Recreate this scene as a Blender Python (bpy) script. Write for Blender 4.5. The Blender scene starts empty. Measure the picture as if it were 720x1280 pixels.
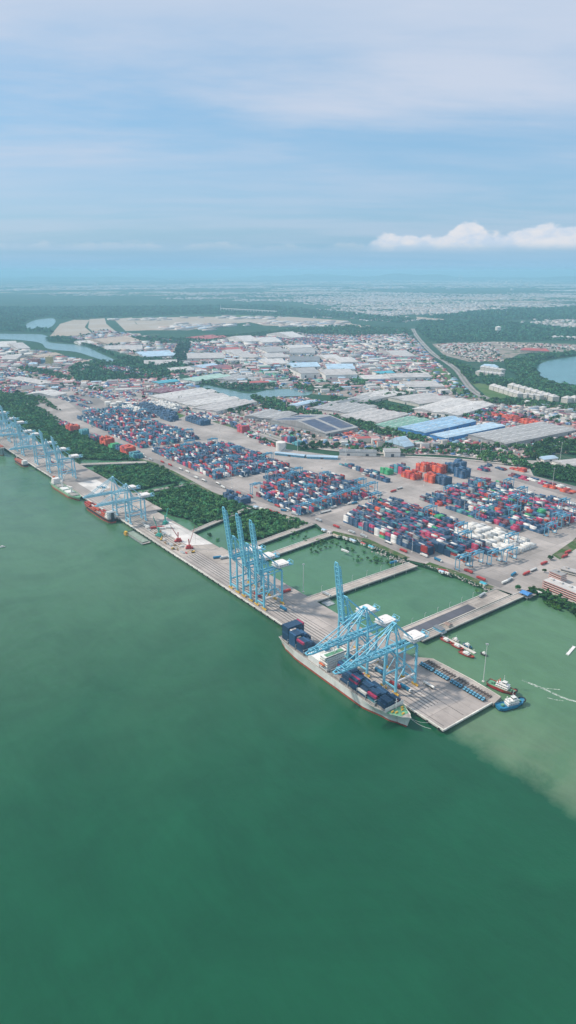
import bpy, math, random
import numpy as np
from mathutils import Vector
R = random.Random(7)
NR = np.random.default_rng(11)
D = bpy.data
SC = bpy.context.scene
COL = SC.collection
PI = math.pi

# ------------------------------------------------------------------ survey: camera height, focal length, horizon of the place
H, F, CX, CY, HY = 420.0, 860.0, 360.0, 640.0, 338.0
P = math.atan((CY - HY) / F)
SP, CP = math.sin(P), math.cos(P)


def G(x, y, z=4.0):
    """map survey: sight line (x, y) of the drone -> ground point at height z"""
    dx = (x - CX) / F
    dy = (CY - y) / F
    d = (dx, CP + dy * SP, -SP + dy * CP)
    t = (z - H) / d[2]
    return (d[0] * t, d[1] * t)


ANG = math.radians(126.9)
UX, UY = math.cos(ANG), math.sin(ANG)
VX, VY = math.cos(ANG - PI / 2), math.sin(ANG - PI / 2)
RZ = ANG - PI / 2
OX, OY = G(554.4, 913.3, 4)


def W(u, v):
    return (OX + u * UX + v * VX, OY + u * UY + v * VY)


def UV(x, y, z=4.0):
    p = G(x, y, z)
    a, b = p[0] - OX, p[1] - OY
    return a * UX + b * UY, a * VX + b * VY


ORD = ['zeroth', 'first', 'second', 'third', 'fourth', 'fifth', 'sixth', 'seventh', 'eighth', 'ninth', 'tenth', 'eleventh', 'twelfth',
       'thirteenth', 'fourteenth', 'fifteenth', 'sixteenth', 'seventeenth', 'eighteenth', 'nineteenth', 'twentieth', 'twenty-first',
       'twenty-second', 'twenty-third', 'twenty-fourth', 'twenty-fifth', 'twenty-sixth', 'twenty-seventh', 'twenty-eighth', 'twenty-ninth', 'thirtieth'] + ['%s' % w for w in
       ('thirty-first', 'thirty-second', 'thirty-third', 'thirty-fourth', 'thirty-fifth', 'thirty-sixth', 'thirty-seventh', 'thirty-eighth', 'thirty-ninth', 'fortieth')]

# ------------------------------------------------------------------ materials


class NT:
    def __init__(s, tree):
        s.t = tree
        s.n = tree.nodes
        s.l = tree.links

    def new(s, kind, **kw):
        n = s.n.new(kind)
        for k, v in kw.items():
            if k.startswith('_'):
                setattr(n, k[1:], v)
            else:
                key = k.replace('__', ' ')
                n.inputs[key].default_value = v
        return n

    def link(s, a, b):
        s.l.new(a, b)

    def math(s, op, a, b=None, c=None, clamp=False):
        n = s.n.new('ShaderNodeMath')
        n.operation = op
        n.use_clamp = clamp
        for i, x in enumerate((a, b, c)):
            if x is None:
                continue
            if hasattr(x, 'is_linked'):
                s.l.new(x, n.inputs[i])
            else:
                n.inputs[i].default_value = x
        return n.outputs[0]

    def mix(s, fac, a, b, mode='MIX'):
        n = s.n.new('ShaderNodeMix')
        n.data_type = 'RGBA'
        n.blend_type = mode
        for k, x in ((0, fac), (6, a), (7, b)):
            if hasattr(x, 'is_linked'):
                s.l.new(x, n.inputs[k])
            else:
                n.inputs[k].default_value = x if k == 0 else (*x, 1) if len(x) == 3 else x
        return n.outputs[2]

    def ramp(s, x, a, b, smooth=True):
        n = s.n.new('ShaderNodeMapRange')
        n.interpolation_type = 'SMOOTHSTEP' if smooth else 'LINEAR'
        s.l.new(x, n.inputs[0])
        n.inputs[1].default_value = a
        n.inputs[2].default_value = b
        return n.outputs[0]

    def noise(s, vec, scale, detail=4, rough=0.55, dist=0.0):
        n = s.n.new('ShaderNodeTexNoise')
        n.inputs['Scale'].default_value = scale
        n.inputs['Detail'].default_value = detail
        n.inputs['Roughness'].default_value = rough
        n.inputs['Distortion'].default_value = dist
        if vec is not None:
            s.l.new(vec, n.inputs['Vector'])
        return n.outputs[0]


def mat_base(name, rough=0.8, metal=0.0):
    m = D.materials.new(name)
    m.use_nodes = True
    nt = NT(m.node_tree)
    b = nt.n['Principled BSDF']
    b.inputs['Roughness'].default_value = rough
    b.inputs['Metallic'].default_value = metal
    return m, nt, b


def worldpos(nt, rotated=False, scale=(1, 1, 1)):
    g = nt.n.new('ShaderNodeNewGeometry')
    if not rotated and scale == (1, 1, 1):
        return g.outputs['Position']
    # two steps: turn into the quay frame, then stretch
    mp = nt.n.new('ShaderNodeMapping')
    nt.link(g.outputs['Position'], mp.inputs[0])
    if rotated:
        mp.inputs['Rotation'].default_value = (0, 0, -RZ)
    m2 = nt.n.new('ShaderNodeMapping')
    m2.inputs['Scale'].default_value = scale
    nt.link(mp.outputs[0], m2.inputs[0])
    return m2.outputs[0]


_pm = {}


def paint(name, c, rough=0.6, var=0.22, scale=0.25, metal=0.0, dirt=(0.16, 0.13, 0.10), dirtamt=0.25):
    """painted or sheet surface with uneven weathering"""
    if name in _pm:
        return _pm[name]
    m, nt, b = mat_base(name, rough, metal)
    pos = worldpos(nt)
    n1 = nt.noise(pos, scale, 5, 0.65)
    n2 = nt.noise(worldpos(nt, False, (1, 1, 0.25)), scale * 3.1, 4, 0.7)
    lo = tuple(x * (1 - var) for x in c)
    hi = tuple(min(1, x * (1 + var * 0.7)) for x in c)
    col = nt.mix(nt.ramp(n1, 0.3, 0.7), lo, hi)
    col = nt.mix(nt.math('MULTIPLY', nt.ramp(n2, 0.52, 0.75), dirtamt), col, dirt)
    nt.link(col, b.inputs['Base Color'])
    _pm[name] = m
    return m


def roofmat(name, c, pitch=6.0, var=0.18):
    """profiled sheet roof: sheets of slightly different age, lap lines, rust and dirt runs"""
    if name in _pm:
        return _pm[name]
    m, nt, b = mat_base(name, 0.55)
    tc = nt.n.new('ShaderNodeTexCoord')
    br = nt.n.new('ShaderNodeTexBrick')
    br.inputs['Scale'].default_value = 1.0
    br.inputs['Brick Width'].default_value = pitch * 3
    br.inputs['Row Height'].default_value = pitch
    br.inputs['Mortar Size'].default_value = 0.22
    br.inputs['Mortar Smooth'].default_value = 0.4
    br.inputs['Color1'].default_value = (*[x * (1 - var) for x in c], 1)
    br.inputs['Color2'].default_value = (*[min(1, x * (1 + var * .6)) for x in c], 1)
    br.inputs['Mortar'].default_value = (*[x * 0.62 for x in c], 1)
    nt.link(tc.outputs['Object'], br.inputs['Vector'])
    pos = worldpos(nt)
    n1 = nt.noise(pos, 0.035, 6, 0.7)
    n2 = nt.noise(pos, 0.3, 4, 0.7)
    col = nt.mix(nt.math('MULTIPLY', nt.ramp(n1, 0.45, 0.72), 0.4), br.outputs[0], (0.22, 0.19, 0.17))
    col = nt.mix(nt.math('MULTIPLY', nt.ramp(n2, 0.5, 0.8), 0.3), col, tuple(x * .55 for x in c))
    nt.link(col, b.inputs['Base Color'])
    _pm[name] = m
    return m


def vcol(name, rough=0.75, amt=0.2, scale=0.2):
    """colour carried by each face (the paint of each box or house) with weathering"""
    m, nt, b = mat_base(name, rough)
    a = nt.n.new('ShaderNodeAttribute')
    a.attribute_name = 'Col'
    n = nt.noise(worldpos(nt), scale, 4, 0.65)
    v = nt.math('MULTIPLY_ADD', n, amt * 2, 1 - amt)
    vm = nt.n.new('ShaderNodeVectorMath')
    vm.operation = 'SCALE'
    nt.link(a.outputs['Color'], vm.inputs[0])
    nt.link(v, vm.inputs['Scale'])
    nt.link(vm.outputs[0], b.inputs['Base Color'])
    return m


def concrete(name, c, joint=25.0, streak=0.5, stain=(0.12, 0.11, 0.10), rot=True):
    m, nt, b = mat_base(name, 0.85)
    p = worldpos(nt, rot)
    ps = worldpos(nt, rot, (0.28, 0.02, 1))
    n0 = nt.noise(p, 0.012, 5, 0.6)
    n1 = nt.noise(p, 0.11, 6, 0.7)
    n2 = nt.noise(ps, 1.0, 5, 0.7)
    br = nt.n.new('ShaderNodeTexBrick')
    br.offset = 0.0
    br.inputs['Scale'].default_value = 1.0
    br.inputs['Brick Width'].default_value = joint
    br.inputs['Row Height'].default_value = joint
    br.inputs['Mortar Size'].default_value = 0.25
    br.inputs['Color1'].default_value = (0.86, 0.86, 0.86, 1)
    br.inputs['Color2'].default_value = (1.08, 1.08, 1.08, 1)
    br.inputs['Mortar'].default_value = (0.6, 0.6, 0.6, 1)
    nt.link(p, br.inputs['Vector'])
    lo = tuple(x * .78 for x in c)
    hi = tuple(x * 1.15 for x in c)
    col = nt.mix(nt.ramp(n0, .35, .65), lo, hi)
    col = nt.mix(1.0, col, br.outputs[0], 'MULTIPLY')
    col = nt.mix(nt.math('MULTIPLY', nt.ramp(n1, .5, .78), .35), col, stain)
    col = nt.mix(nt.math('MULTIPLY', nt.ramp(n2, .5, .72), streak), col, stain)
    nt.link(col, b.inputs['Base Color'])
    return m


def ground_mat(name, c1, c2, c3, s1=0.004, s2=0.03, t=(0.45, 0.6), t2=(0.55, 0.7)):
    m, nt, b = mat_base(name, 0.95)
    b.inputs['Specular IOR Level'].default_value = 0.1
    p = worldpos(nt)
    n0 = nt.noise(p, s1, 8, 0.62, 0.6)
    n1 = nt.noise(p, s2, 6, 0.65)
    n2 = nt.noise(p, s2 * 7, 3, 0.6)
    col = nt.mix(nt.ramp(n0, *t), c1, c2)
    col = nt.mix(nt.ramp(n1, *t2), col, c3)
    col = nt.mix(nt.math('MULTIPLY', n2, .45), col, tuple(x * .4 for x in c1))
    nt.link(col, b.inputs['Base Color'])
    return m


# water: murky green estuary water with a plume of pale silt spreading off the river mouth
def water_mat(name, deep, silt, plume=True):
    m, nt, b = mat_base(name, 0.16)
    b.inputs['IOR'].default_value = 1.33
    g = nt.n.new('ShaderNodeNewGeometry')
    pos = g.outputs['Position']
    sep = nt.n.new('ShaderNodeSeparateXYZ')
    nt.link(pos, sep.inputs[0])
    x, y = sep.outputs[0], sep.outputs[1]
    n0 = nt.noise(pos, 0.0035, 6, 0.55, 0.8)
    n1 = nt.noise(pos, 0.016, 5, 0.6, 1.2)
    if plume:
        # signed distance from the plume front, running diagonally off the quay corner
        a = nt.math('MULTIPLY_ADD', x, 0.795, -450.5 - 30 - 14 - 7)
        a = nt.math('MULTIPLY_ADD', y, 0.606, a)
        a = nt.math('MULTIPLY_ADD', n0, 60.0, a)
        a = nt.math('MULTIPLY_ADD', n1, 28.0, a)
        nf_ = nt.noise(pos, 0.05, 7, 0.7, 1.5)
        a = nt.math('MULTIPLY_ADD', nf_, 14.0, a)
        f1 = nt.ramp(a, -1.0, 26.0, False)
        f = nt.math('MULTIPLY', f1, nt.math('MULTIPLY_ADD', n1, .3, .7))
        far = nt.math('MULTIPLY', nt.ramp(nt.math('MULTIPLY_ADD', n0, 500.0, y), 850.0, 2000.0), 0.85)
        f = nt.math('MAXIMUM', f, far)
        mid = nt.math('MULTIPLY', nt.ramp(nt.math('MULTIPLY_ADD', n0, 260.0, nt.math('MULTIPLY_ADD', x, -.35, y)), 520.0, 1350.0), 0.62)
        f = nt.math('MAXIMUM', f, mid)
        # tan body of the plume close in behind its front
        tan = nt.math('MULTIPLY', f1, nt.ramp(a, 150.0, 20.0))
        tan = nt.math('MULTIPLY', tan, nt.ramp(n1, .2, .6))
        col = nt.mix(f, deep, silt)
        col = nt.mix(nt.math('MULTIPLY', tan, .7), col, (0.150, 0.220, 0.132))
    else:
        col = nt.mix(nt.ramp(n0, .35, .65), tuple(x_ * .85 for x_ in silt), silt)
    col = nt.mix(nt.math('MULTIPLY', nt.ramp(n1, .35, .75), .18), col, tuple(x_ * .6 for x_ in deep))
    # broad patches of tone, and fine wind streaks put into the colour
    pa_ = nt.noise(pos, 0.0075, 7, 0.62, 1.6)
    mps = nt.n.new('ShaderNodeMapping')
    mps.inputs['Rotation'].default_value = (0, 0, -RZ)
    nt.link(pos, mps.inputs[0])
    mpt = nt.n.new('ShaderNodeMapping')
    mpt.inputs['Scale'].default_value = (.09, .02, 1)
    nt.link(mps.outputs[0], mpt.inputs[0])
    st_ = nt.noise(mpt.outputs[0], 1.0, 6, 0.7, 0.8)
    vv = nt.math('MULTIPLY_ADD', pa_, .70, .50)
    vv = nt.math('MULTIPLY_ADD', st_, .30, vv)
    vs = nt.n.new('ShaderNodeVectorMath')
    vs.operation = 'SCALE'
    nt.link(col, vs.inputs[0])
    nt.link(vv, vs.inputs['Scale'])
    col = vs.outputs[0]
    nt.link(col, b.inputs['Base Color'])
    w = nt.noise(pos, 0.35, 5, 0.65)
    w2 = nt.noise(pos, 0.05, 4, 0.6)
    hgt = nt.math('MULTIPLY_ADD', w2, 3.5, w)
    bp = nt.n.new('ShaderNodeBump')
    bp.inputs['Strength'].default_value = 0.35
    bp.inputs['Distance'].default_value = 0.6
    nt.link(hgt, bp.inputs['Height'])
    nt.link(bp.outputs[0], b.inputs['Normal'])
    return m


M = {}
M['water'] = water_mat('estuary_water', (0.0065, 0.081, 0.036), (0.105, 0.212, 0.110))
M['pond'] = water_mat('still_green_water', (0.02, 0.12, 0.065), (0.078, 0.195, 0.100), False)
M['river'] = water_mat('river_water', (0.03, 0.12, 0.11), (0.16, 0.27, 0.27), False)
M['lake'] = water_mat('lake_water', (0.02, 0.12, 0.11), (0.09, 0.23, 0.24), False)
M['quay'] = concrete('quay_concrete', (0.42, 0.365, 0.33), 25, .45)
M['newquay'] = concrete('old_quay_concrete', (0.45, 0.39, 0.34), 18, 0.25)
M['pale'] = concrete('fresh_pale_concrete', (0.66, 0.62, 0.58), 30, 0.1, (0.4, 0.36, 0.32))
M['cope'] = concrete('coping_concrete', (0.74, 0.70, 0.62), 12, 0.1, (0.3, 0.26, 0.2))
M['yard'] = concrete('yard_paving', (0.38, 0.335, 0.305), 40, 0.3)
M['road'] = concrete('asphalt_road', (0.27, 0.24, 0.225), 300, 0.3)
M['road_pale'] = concrete('pale_road', (0.42, 0.37, 0.335), 200, 0.2)
M['dark'] = concrete('dark_sheeting', (0.10, 0.10, 0.12), 15, 0.3)
M['railstrip'] = paint('rail_recess', (0.10, 0.09, 0.085), 0.7)
M['land'] = ground_mat('lowland', (0.024, 0.08, 0.043), (0.04, 0.10, 0.052), (0.12, 0.14, 0.09), 0.0009, 0.004, (0.4, 0.62), (0.56, 0.72))
M['town'] = ground_mat('built_up_ground', (0.32, 0.265, 0.23), (0.12, 0.15, 0.09), (0.42, 0.35, 0.31), 0.006, 0.02, (0.44, 0.58), (0.45, 0.6))
M['grass'] = ground_mat('grass', (0.085, 0.16, 0.05), (0.13, 0.19, 0.07), (0.20, 0.19, 0.10), 0.01, 0.05, (0.4, 0.6), (0.6, 0.75))
M['bare'] = ground_mat('bare_earth', (0.46, 0.38, 0.30), (0.50, 0.44, 0.38), (0.40, 0.29, 0.22), 0.003, 0.02)
M['farbare'] = ground_mat('far_bare_earth', (0.05, 0.115, 0.06), (0.52, 0.41, 0.36), (0.04, 0.10, 0.05), 0.0011, 0.005, (.5, .56), (.56, .62))
M['mud'] = ground_mat('mud_flat', (0.05, 0.085, 0.045), (0.08, 0.13, 0.08), (0.03, 0.06, 0.03), 0.02, 0.08)
M['verge'] = ground_mat('weedy_bank', (0.07, 0.13, 0.04), (0.19, 0.18, 0.12), (0.11, 0.15, 0.05), 0.05, 0.15)
M['line'] = paint('white_line', (0.7, 0.7, 0.66), 0.7)
def foam_mat():
    m, nt, b = mat_base('foam', 0.9)
    b.inputs['Base Color'].default_value = (0.6, 0.66, 0.58, 1)
    n = nt.noise(worldpos(nt), 0.45, 6, 0.75, 1.0)
    n2 = nt.noise(worldpos(nt), 0.06, 4, 0.6, .5)
    a = nt.math('MULTIPLY', nt.ramp(n, .40, .58), nt.ramp(n2, .34, .52))
    nt.link(nt.math('MULTIPLY', a, .95), b.inputs['Alpha'])
    return m


M['foam'] = foam_mat()
M['crane'] = paint('crane_light_blue', (0.21, 0.57, 0.72), 0.45, 0.12, 0.12, dirtamt=0.12)
M['crane2'] = paint('crane_grey_blue', (0.30, 0.58, 0.70), 0.45, 0.12, 0.12, dirtamt=0.12)
M['rtg'] = paint('yard_crane_blue', (0.14, 0.38, 0.53), 0.5, 0.15, 0.2, dirtamt=0.15)
M['cream'] = paint('machinery_house_cream', (0.80, 0.75, 0.71), 0.6, 0.1, 0.3, dirtamt=0.12)
M['yellow'] = paint('hazard_yellow', (0.70, 0.42, 0.05), 0.6, 0.2)
M['black'] = paint('rubber_black', (0.03, 0.03, 0.035), 0.8)
M['steel'] = paint('galvanised_steel', (0.42, 0.45, 0.46), 0.5, 0.1)
M['glass'] = paint('dark_glass', (0.03, 0.05, 0.06), 0.15, 0.1)
M['hullwhite'] = paint('hull_pale_grey', (0.74, 0.71, 0.66), 0.5, 0.15, 0.06, dirt=(0.40, 0.24, 0.15), dirtamt=0.5)
M['hullred'] = paint('antifouling_red', (0.42, 0.07, 0.04), 0.6, 0.25, 0.1)
M['hullblack'] = paint('hull_black', (0.03, 0.035, 0.045), 0.5)
M['hullgreen'] = paint('hull_pale_green', (0.36, 0.45, 0.28), 0.5, dirt=(0.4, 0.25, 0.12))
M['hullgrey'] = paint('hull_grey', (0.28, 0.33, 0.33), 0.5)
M['hullblue'] = paint('hull_blue', (0.02, 0.20, 0.36), 0.5)
M['tugred'] = paint('tug_red', (0.42, 0.035, 0.03), 0.5)
M['deckgreen'] = paint('deck_green', (0.13, 0.33, 0.19), 0.7, 0.3)
M['deckgrey'] = paint('deck_grey', (0.34, 0.31, 0.28), 0.7, 0.3)
M['deckred'] = paint('deck_oxide_red', (0.38, 0.10, 0.06), 0.7, 0.3)
M['white'] = paint('ship_white', (0.78, 0.76, 0.71), 0.5, 0.1, 0.2, dirtamt=0.12)
M['orange'] = paint('lifeboat_orange', (0.62, 0.12, 0.03), 0.5)
M['teal'] = paint('mobile_crane_green', (0.06, 0.38, 0.30), 0.5)
M['red'] = paint('machine_red', (0.5, 0.05, 0.05), 0.55)
M['wall'] = paint('rendered_wall', (0.62, 0.57, 0.50), 0.8, 0.15, 0.05)
M['wallw'] = paint('white_wall', (0.76, 0.72, 0.66), 0.8, 0.12, 0.05)
M['wallg'] = paint('grey_wall', (0.36, 0.36, 0.35), 0.8, 0.15, 0.05)
M['ledge'] = paint('ledge_brick_red', (0.50, 0.20, 0.16), 0.8)
M['bluekiosk'] = paint('kiosk_blue', (0.06, 0.24, 0.55), 0.6)
M['trunk'] = paint('bark', (0.12, 0.09, 0.06), 0.9)
M['solar'] = roofmat('solar_panel', (0.075, 0.095, 0.16), 4.0)
M['timber'] = paint('weathered_timber', (0.26, 0.17, 0.10), 0.85, 0.4, 1.0)
RM = {k: roofmat('roof_' + k, c) for k, c in dict(
    white=(0.66, 0.62, 0.58), grey=(0.40, 0.385, 0.37), pale=(0.54, 0.50, 0.47), blue=(0.32, 0.51, 0.68), lightblue=(0.47, 0.63, 0.75),
    green=(0.21, 0.40, 0.30), mint=(0.42, 0.60, 0.50), red=(0.48, 0.10, 0.09), maroon=(0.23, 0.08, 0.11), tan=(0.52, 0.40, 0.30),
    brown=(0.30, 0.20, 0.16), turquoise=(0.06, 0.42, 0.52), dark=(0.21, 0.22, 0.23), yellow=(0.6, 0.47, 0.22)).items()}

# ------------------------------------------------------------------ mesh builder


class MB:
    def __init__(s):
        s.v, s.f, s.m = [], [], []

    def hexa(s, p, mi=0):
        n = len(s.v)
        s.v += p
        for a in ((0, 3, 2, 1), (4, 5, 6, 7), (0, 1, 5, 4), (1, 2, 6, 5), (2, 3, 7, 6), (3, 0, 4, 7)):
            s.f.append([n + i for i in a])
            s.m.append(mi)
        return s

    def box(s, x0, y0, z0, x1, y1, z1, mi=0):
        return s.hexa([(x0, y0, z0), (x1, y0, z0), (x1, y1, z0), (x0, y1, z0), (x0, y0, z1), (x1, y0, z1), (x1, y1, z1), (x0, y1, z1)], mi)

    def cbox(s, c, d, mi=0):
        return s.box(c[0] - d[0] / 2, c[1] - d[1] / 2, c[2] - d[2] / 2, c[0] + d[0] / 2, c[1] + d[1] / 2, c[2] + d[2] / 2, mi)

    def taper(s, x0, y0, z0, x1, y1, z1, k, mi=0):
        cx, cy = (x0 + x1) / 2, (y0 + y1) / 2
        q = lambda x, y: (cx + (x - cx) * k, cy + (y - cy) * k)
        t = [q(x0, y0), q(x1, y0), q(x1, y1), q(x0, y1)]
        return s.hexa([(x0, y0, z0), (x1, y0, z0), (x1, y1, z0), (x0, y1, z0)] + [(a, b, z1) for a, b in t], mi)

    def beam(s, p, q, w, h=None, mi=0, w2=None, h2=None):
        p, q = Vector(p), Vector(q)
        d = (q - p).normalized()
        h = h or w
        w2 = w2 or w
        h2 = h2 or h
        up = Vector((0, 0, 1)) if abs(d.z) < 0.95 else Vector((0, 1, 0))
        a = d.cross(up).normalized()
        b = a.cross(d).normalized()
        pts = []
        for c, ww, hh in ((p, w, h), (q, w2, h2)):
            for sa, sb in ((-1, -1), (1, -1), (1, 1), (-1, 1)):
                pts.append(tuple(c + a * (sa * ww / 2) + b * (sb * hh / 2)))
        return s.hexa(pts, mi)

    def tube(s, p, q, r, n=8, mi=0, r2=None):
        p, q = Vector(p), Vector(q)
        d = (q - p).normalized()
        r2 = r if r2 is None else r2
        up = Vector((0, 0, 1)) if abs(d.z) < 0.95 else Vector((0, 1, 0))
        a = d.cross(up).normalized()
        b = a.cross(d)
        k = len(s.v)
        for c, rr in ((p, r), (q, r2)):
            for i in range(n):
                t = 2 * PI * i / n
                s.v.append(tuple(c + a * (rr * math.cos(t)) + b * (rr * math.sin(t))))
        for i in range(n):
            j = (i + 1) % n
            s.f.append([k + i, k + j, k + n + j, k + n + i])
            s.m.append(mi)
        s.f.append([k + i for i in range(n)][::-1])
        s.m.append(mi)
        s.f.append([k + n + i for i in range(n)])
        s.m.append(mi)
        return s

    def face(s, pts, mi=0):
        n = len(s.v)
        s.v += pts
        s.f.append(list(range(n, n + len(pts))))
        s.m.append(mi)
        return s

    def prism(s, poly, z0, z1, mi=0, side=None):
        n, k = len(s.v), len(poly)
        s.v += [(x, y, z0) for x, y in poly] + [(x, y, z1) for x, y in poly]
        s.f.append([n + k + i for i in range(k)])
        s.m.append(mi)
        for i in range(k):
            j = (i + 1) % k
            s.f.append([n + i, n + j, n + k + j, n + k + i])
            s.m.append(mi if side is None else side)
        return s

    def mesh(s, name, mats):
        me = D.meshes.new(name)
        me.from_pydata(s.v, [], s.f)
        for m in (mats if isinstance(mats, (list, tuple)) else [mats]):
            me.materials.append(m)
        if isinstance(mats, (list, tuple)) and len(mats) > 1:
            me.polygons.foreach_set('material_index', s.m)
        me.update()
        return me

    def build(s, name, mats, parent=None):
        return link(D.objects.new(name, s.mesh(name, mats)), parent)


def link(o, parent=None):
    COL.objects.link(o)
    if parent:
        o.parent = parent
    return o


def tag(o, label=None, cat=None, group=None, kind=None):
    for k, v in (('label', label), ('category', cat), ('group', group), ('kind', kind)):
        if v:
            o[k] = v
    return o


def empty(name, loc, rz, label, cat, group=None):
    o = D.objects.new(name, None)
    o.location = loc
    o.rotation_euler = (0, 0, rz)
    o.empty_display_size = 1
    COL.objects.link(o)
    return tag(o, label, cat, group)


KIDS = {}


def kids(o):
    return [c for c in o.children]


def dup(o, loc, rz, label, group=None):
    def rec(a, par):
        c = a.copy()
        COL.objects.link(c)
        c.parent = par
        for ch in a.children:
            rec(ch, c)
        return c
    c = rec(o, None)
    c.location = loc
    c.rotation_euler = (0, 0, rz)
    c['label'] = label
    if group:
        c['group'] = group
    return c


LAY = [0]


def lay(z):
    """each sheet a few millimetres above the one before it"""
    LAY[0] += 1
    return z + .004 * LAY[0] if z > 4.2 else z


def sheet(name, poly, z, mat, kind='structure', skirt=None):
    z = lay(z)
    mb = MB()
    if skirt is None:
        mb.face([(x, y, z) for x, y in poly])
    else:
        mb.prism(poly, skirt, z)
    o = mb.build(name, mat)
    import bmesh
    bm = bmesh.new()
    bm.from_mesh(o.data)
    bmesh.ops.recalc_face_normals(bm, faces=bm.faces)
    bmesh.ops.triangulate(bm, faces=[f for f in bm.faces if len(f.verts) > 4])
    if skirt is None and bm.faces and sum(f.normal.z * f.calc_area() for f in bm.faces) < 0:
        bmesh.ops.reverse_faces(bm, faces=bm.faces)
    bm.to_mesh(o.data)
    bm.free()
    o['kind'] = kind
    return o


def gp(pts, z=4.0):
    return [G(x, y, z) for x, y in pts]


def smooth_line(pts, n=8):
    out = []
    P_ = [pts[0]] + list(pts) + [pts[-1]]
    for i in range(1, len(P_) - 2):
        a, b, c, d = P_[i - 1], P_[i], P_[i + 1], P_[i + 2]
        for k in range(n):
            t = k / n
            out.append(tuple(0.5 * ((2 * b[j]) + (-a[j] + c[j]) * t + (2 * a[j] - 5 * b[j] + 4 * c[j] - d[j]) * t * t + (-a[j] + 3 * b[j] - 3 * c[j] + d[j]) * t ** 3) for j in (0, 1)))
    out.append(tuple(pts[-1]))
    return out


def ribbon_pts(line, off0, off1):
    L, Rr = [], []
    for i, p in enumerate(line):
        a = line[max(0, i - 1)]
        b = line[min(len(line) - 1, i + 1)]
        dx, dy = b[0] - a[0], b[1] - a[1]
        l = math.hypot(dx, dy) or 1
        nx, ny = -dy / l, dx / l
        L.append((p[0] + nx * off0, p[1] + ny * off0))
        Rr.append((p[0] + nx * off1, p[1] + ny * off1))
    return L, Rr


def ribbon(name, line, off0, off1, z, mat, kind='structure', parent=None):
    z = lay(z)
    L, Rr = ribbon_pts(line, off0, off1)
    mb = MB()
    for i in range(len(line) - 1):
        mb.face([(*Rr[i], z), (*Rr[i + 1], z), (*L[i + 1], z), (*L[i], z)])
    o = mb.build(name, mat, parent)
    if parent is None:
        o['kind'] = kind
    return o


def inside(x, y, poly):
    c = False
    j = len(poly) - 1
    for i in range(len(poly)):
        if (poly[i][1] > y) != (poly[j][1] > y) and x < (poly[j][0] - poly[i][0]) * (y - poly[i][1]) / (poly[j][1] - poly[i][1]) + poly[i][0]:
            c = not c
        j = i
    return c


def scatter_px(px, n, zoom=1.0):
    poly = gp(px)
    x0, x1 = min(p[0] for p in poly), max(p[0] for p in poly)
    y0, y1 = min(p[1] for p in poly), max(p[1] for p in poly)
    out = []
    tries = 0
    while len(out) < n and tries < n * 40:
        tries += 1
        x, y = R.uniform(x0, x1), R.uniform(y0, y1)
        if inside(x, y, poly):
            out.append((x, y))
    return out




def npmesh(name, V, Fq, mat, cols=None):
    """big mesh of quads from arrays; cols per face"""
    me = D.meshes.new(name)
    nf = len(Fq)
    k = Fq.shape[1]
    me.vertices.add(len(V))
    me.vertices.foreach_set('co', V.astype(np.float32).ravel())
    me.loops.add(nf * k)
    me.loops.foreach_set('vertex_index', Fq.astype(np.int32).ravel())
    me.polygons.add(nf)
    me.polygons.foreach_set('loop_start', np.arange(0, nf * k, k, dtype=np.int32))
    me.update(calc_edges=True)
    if cols is not None:
        at = me.attributes.new('Col', 'FLOAT_COLOR', 'FACE')
        c4 = np.ones((nf, 4), np.float32)
        c4[:, :3] = cols
        at.data.foreach_set('color', c4.ravel())
    me.materials.append(mat)
    me.validate()
    return link(D.objects.new(name, me))


BOXF = np.array([(4, 5, 6, 7), (0, 1, 5, 4), (1, 2, 6, 5), (2, 3, 7, 6), (3, 0, 4, 7)])


def boxes(name, items, mat):
    """items: (x, y, z, length, width, height, angle, wallcol, roofcol) -> one mesh of closed-top boxes"""
    n = len(items)
    A = np.array([i[:7] for i in items], float)
    c, s = np.cos(A[:, 6]), np.sin(A[:, 6])
    V = np.zeros((n, 8, 3))
    for k, (sx, sy, sz) in enumerate([(-1, -1, 0), (1, -1, 0), (1, 1, 0), (-1, 1, 0), (-1, -1, 1), (1, -1, 1), (1, 1, 1), (-1, 1, 1)]):
        lx, ly = sx * A[:, 3] / 2, sy * A[:, 4] / 2
        V[:, k, 0] = A[:, 0] + lx * c - ly * s
        V[:, k, 1] = A[:, 1] + lx * s + ly * c
        V[:, k, 2] = A[:, 2] + sz * A[:, 5]
    Fq = (BOXF[None] + 8 * np.arange(n)[:, None, None]).reshape(-1, 4)
    C = np.zeros((n, 5, 3))
    C[:, 0] = [i[8] for i in items]
    C[:, 1:] = np.array([i[7] for i in items])[:, None]
    return npmesh(name, V.reshape(-1, 3), Fq, mat, C.reshape(-1, 3))


# ------------------------------------------------------------------ the ground
FAR = 75000.0
bank_px = [(95, 540), (125, 557), (150, 569), (190, 580), (215, 592), (262, 617), (300, 632), (330, 637), (365, 652), (395, 657), (410, 668),
           (455, 678), (505, 701), (530, 707), (575, 722), (612, 737), (650, 743), (662, 735), (690, 748), (725, 764), (780, 785)]
land = [W(9000, 150), W(3200, 170), W(1900, 175)] + gp(bank_px) + [(FAR, 900), (FAR, FAR), (-FAR, FAR), (-FAR, 9000)]
sheet('water', [(-FAR, -6000), (FAR, -6000), (FAR, FAR), (-FAR, FAR)], 0.0, M['water'])
sheet('land', land, 4.0, M['land'], skirt=-0.4)

# ponds between the quay and the bank (milky still water, a hair above the sea sheet)
sheet('pond_water', [W(2600, 76)] + [W(152, 76)] + [W(152, 292), W(420, 300), W(700, 265), W(2600, 230)], 0.02, M['pond'])
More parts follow.
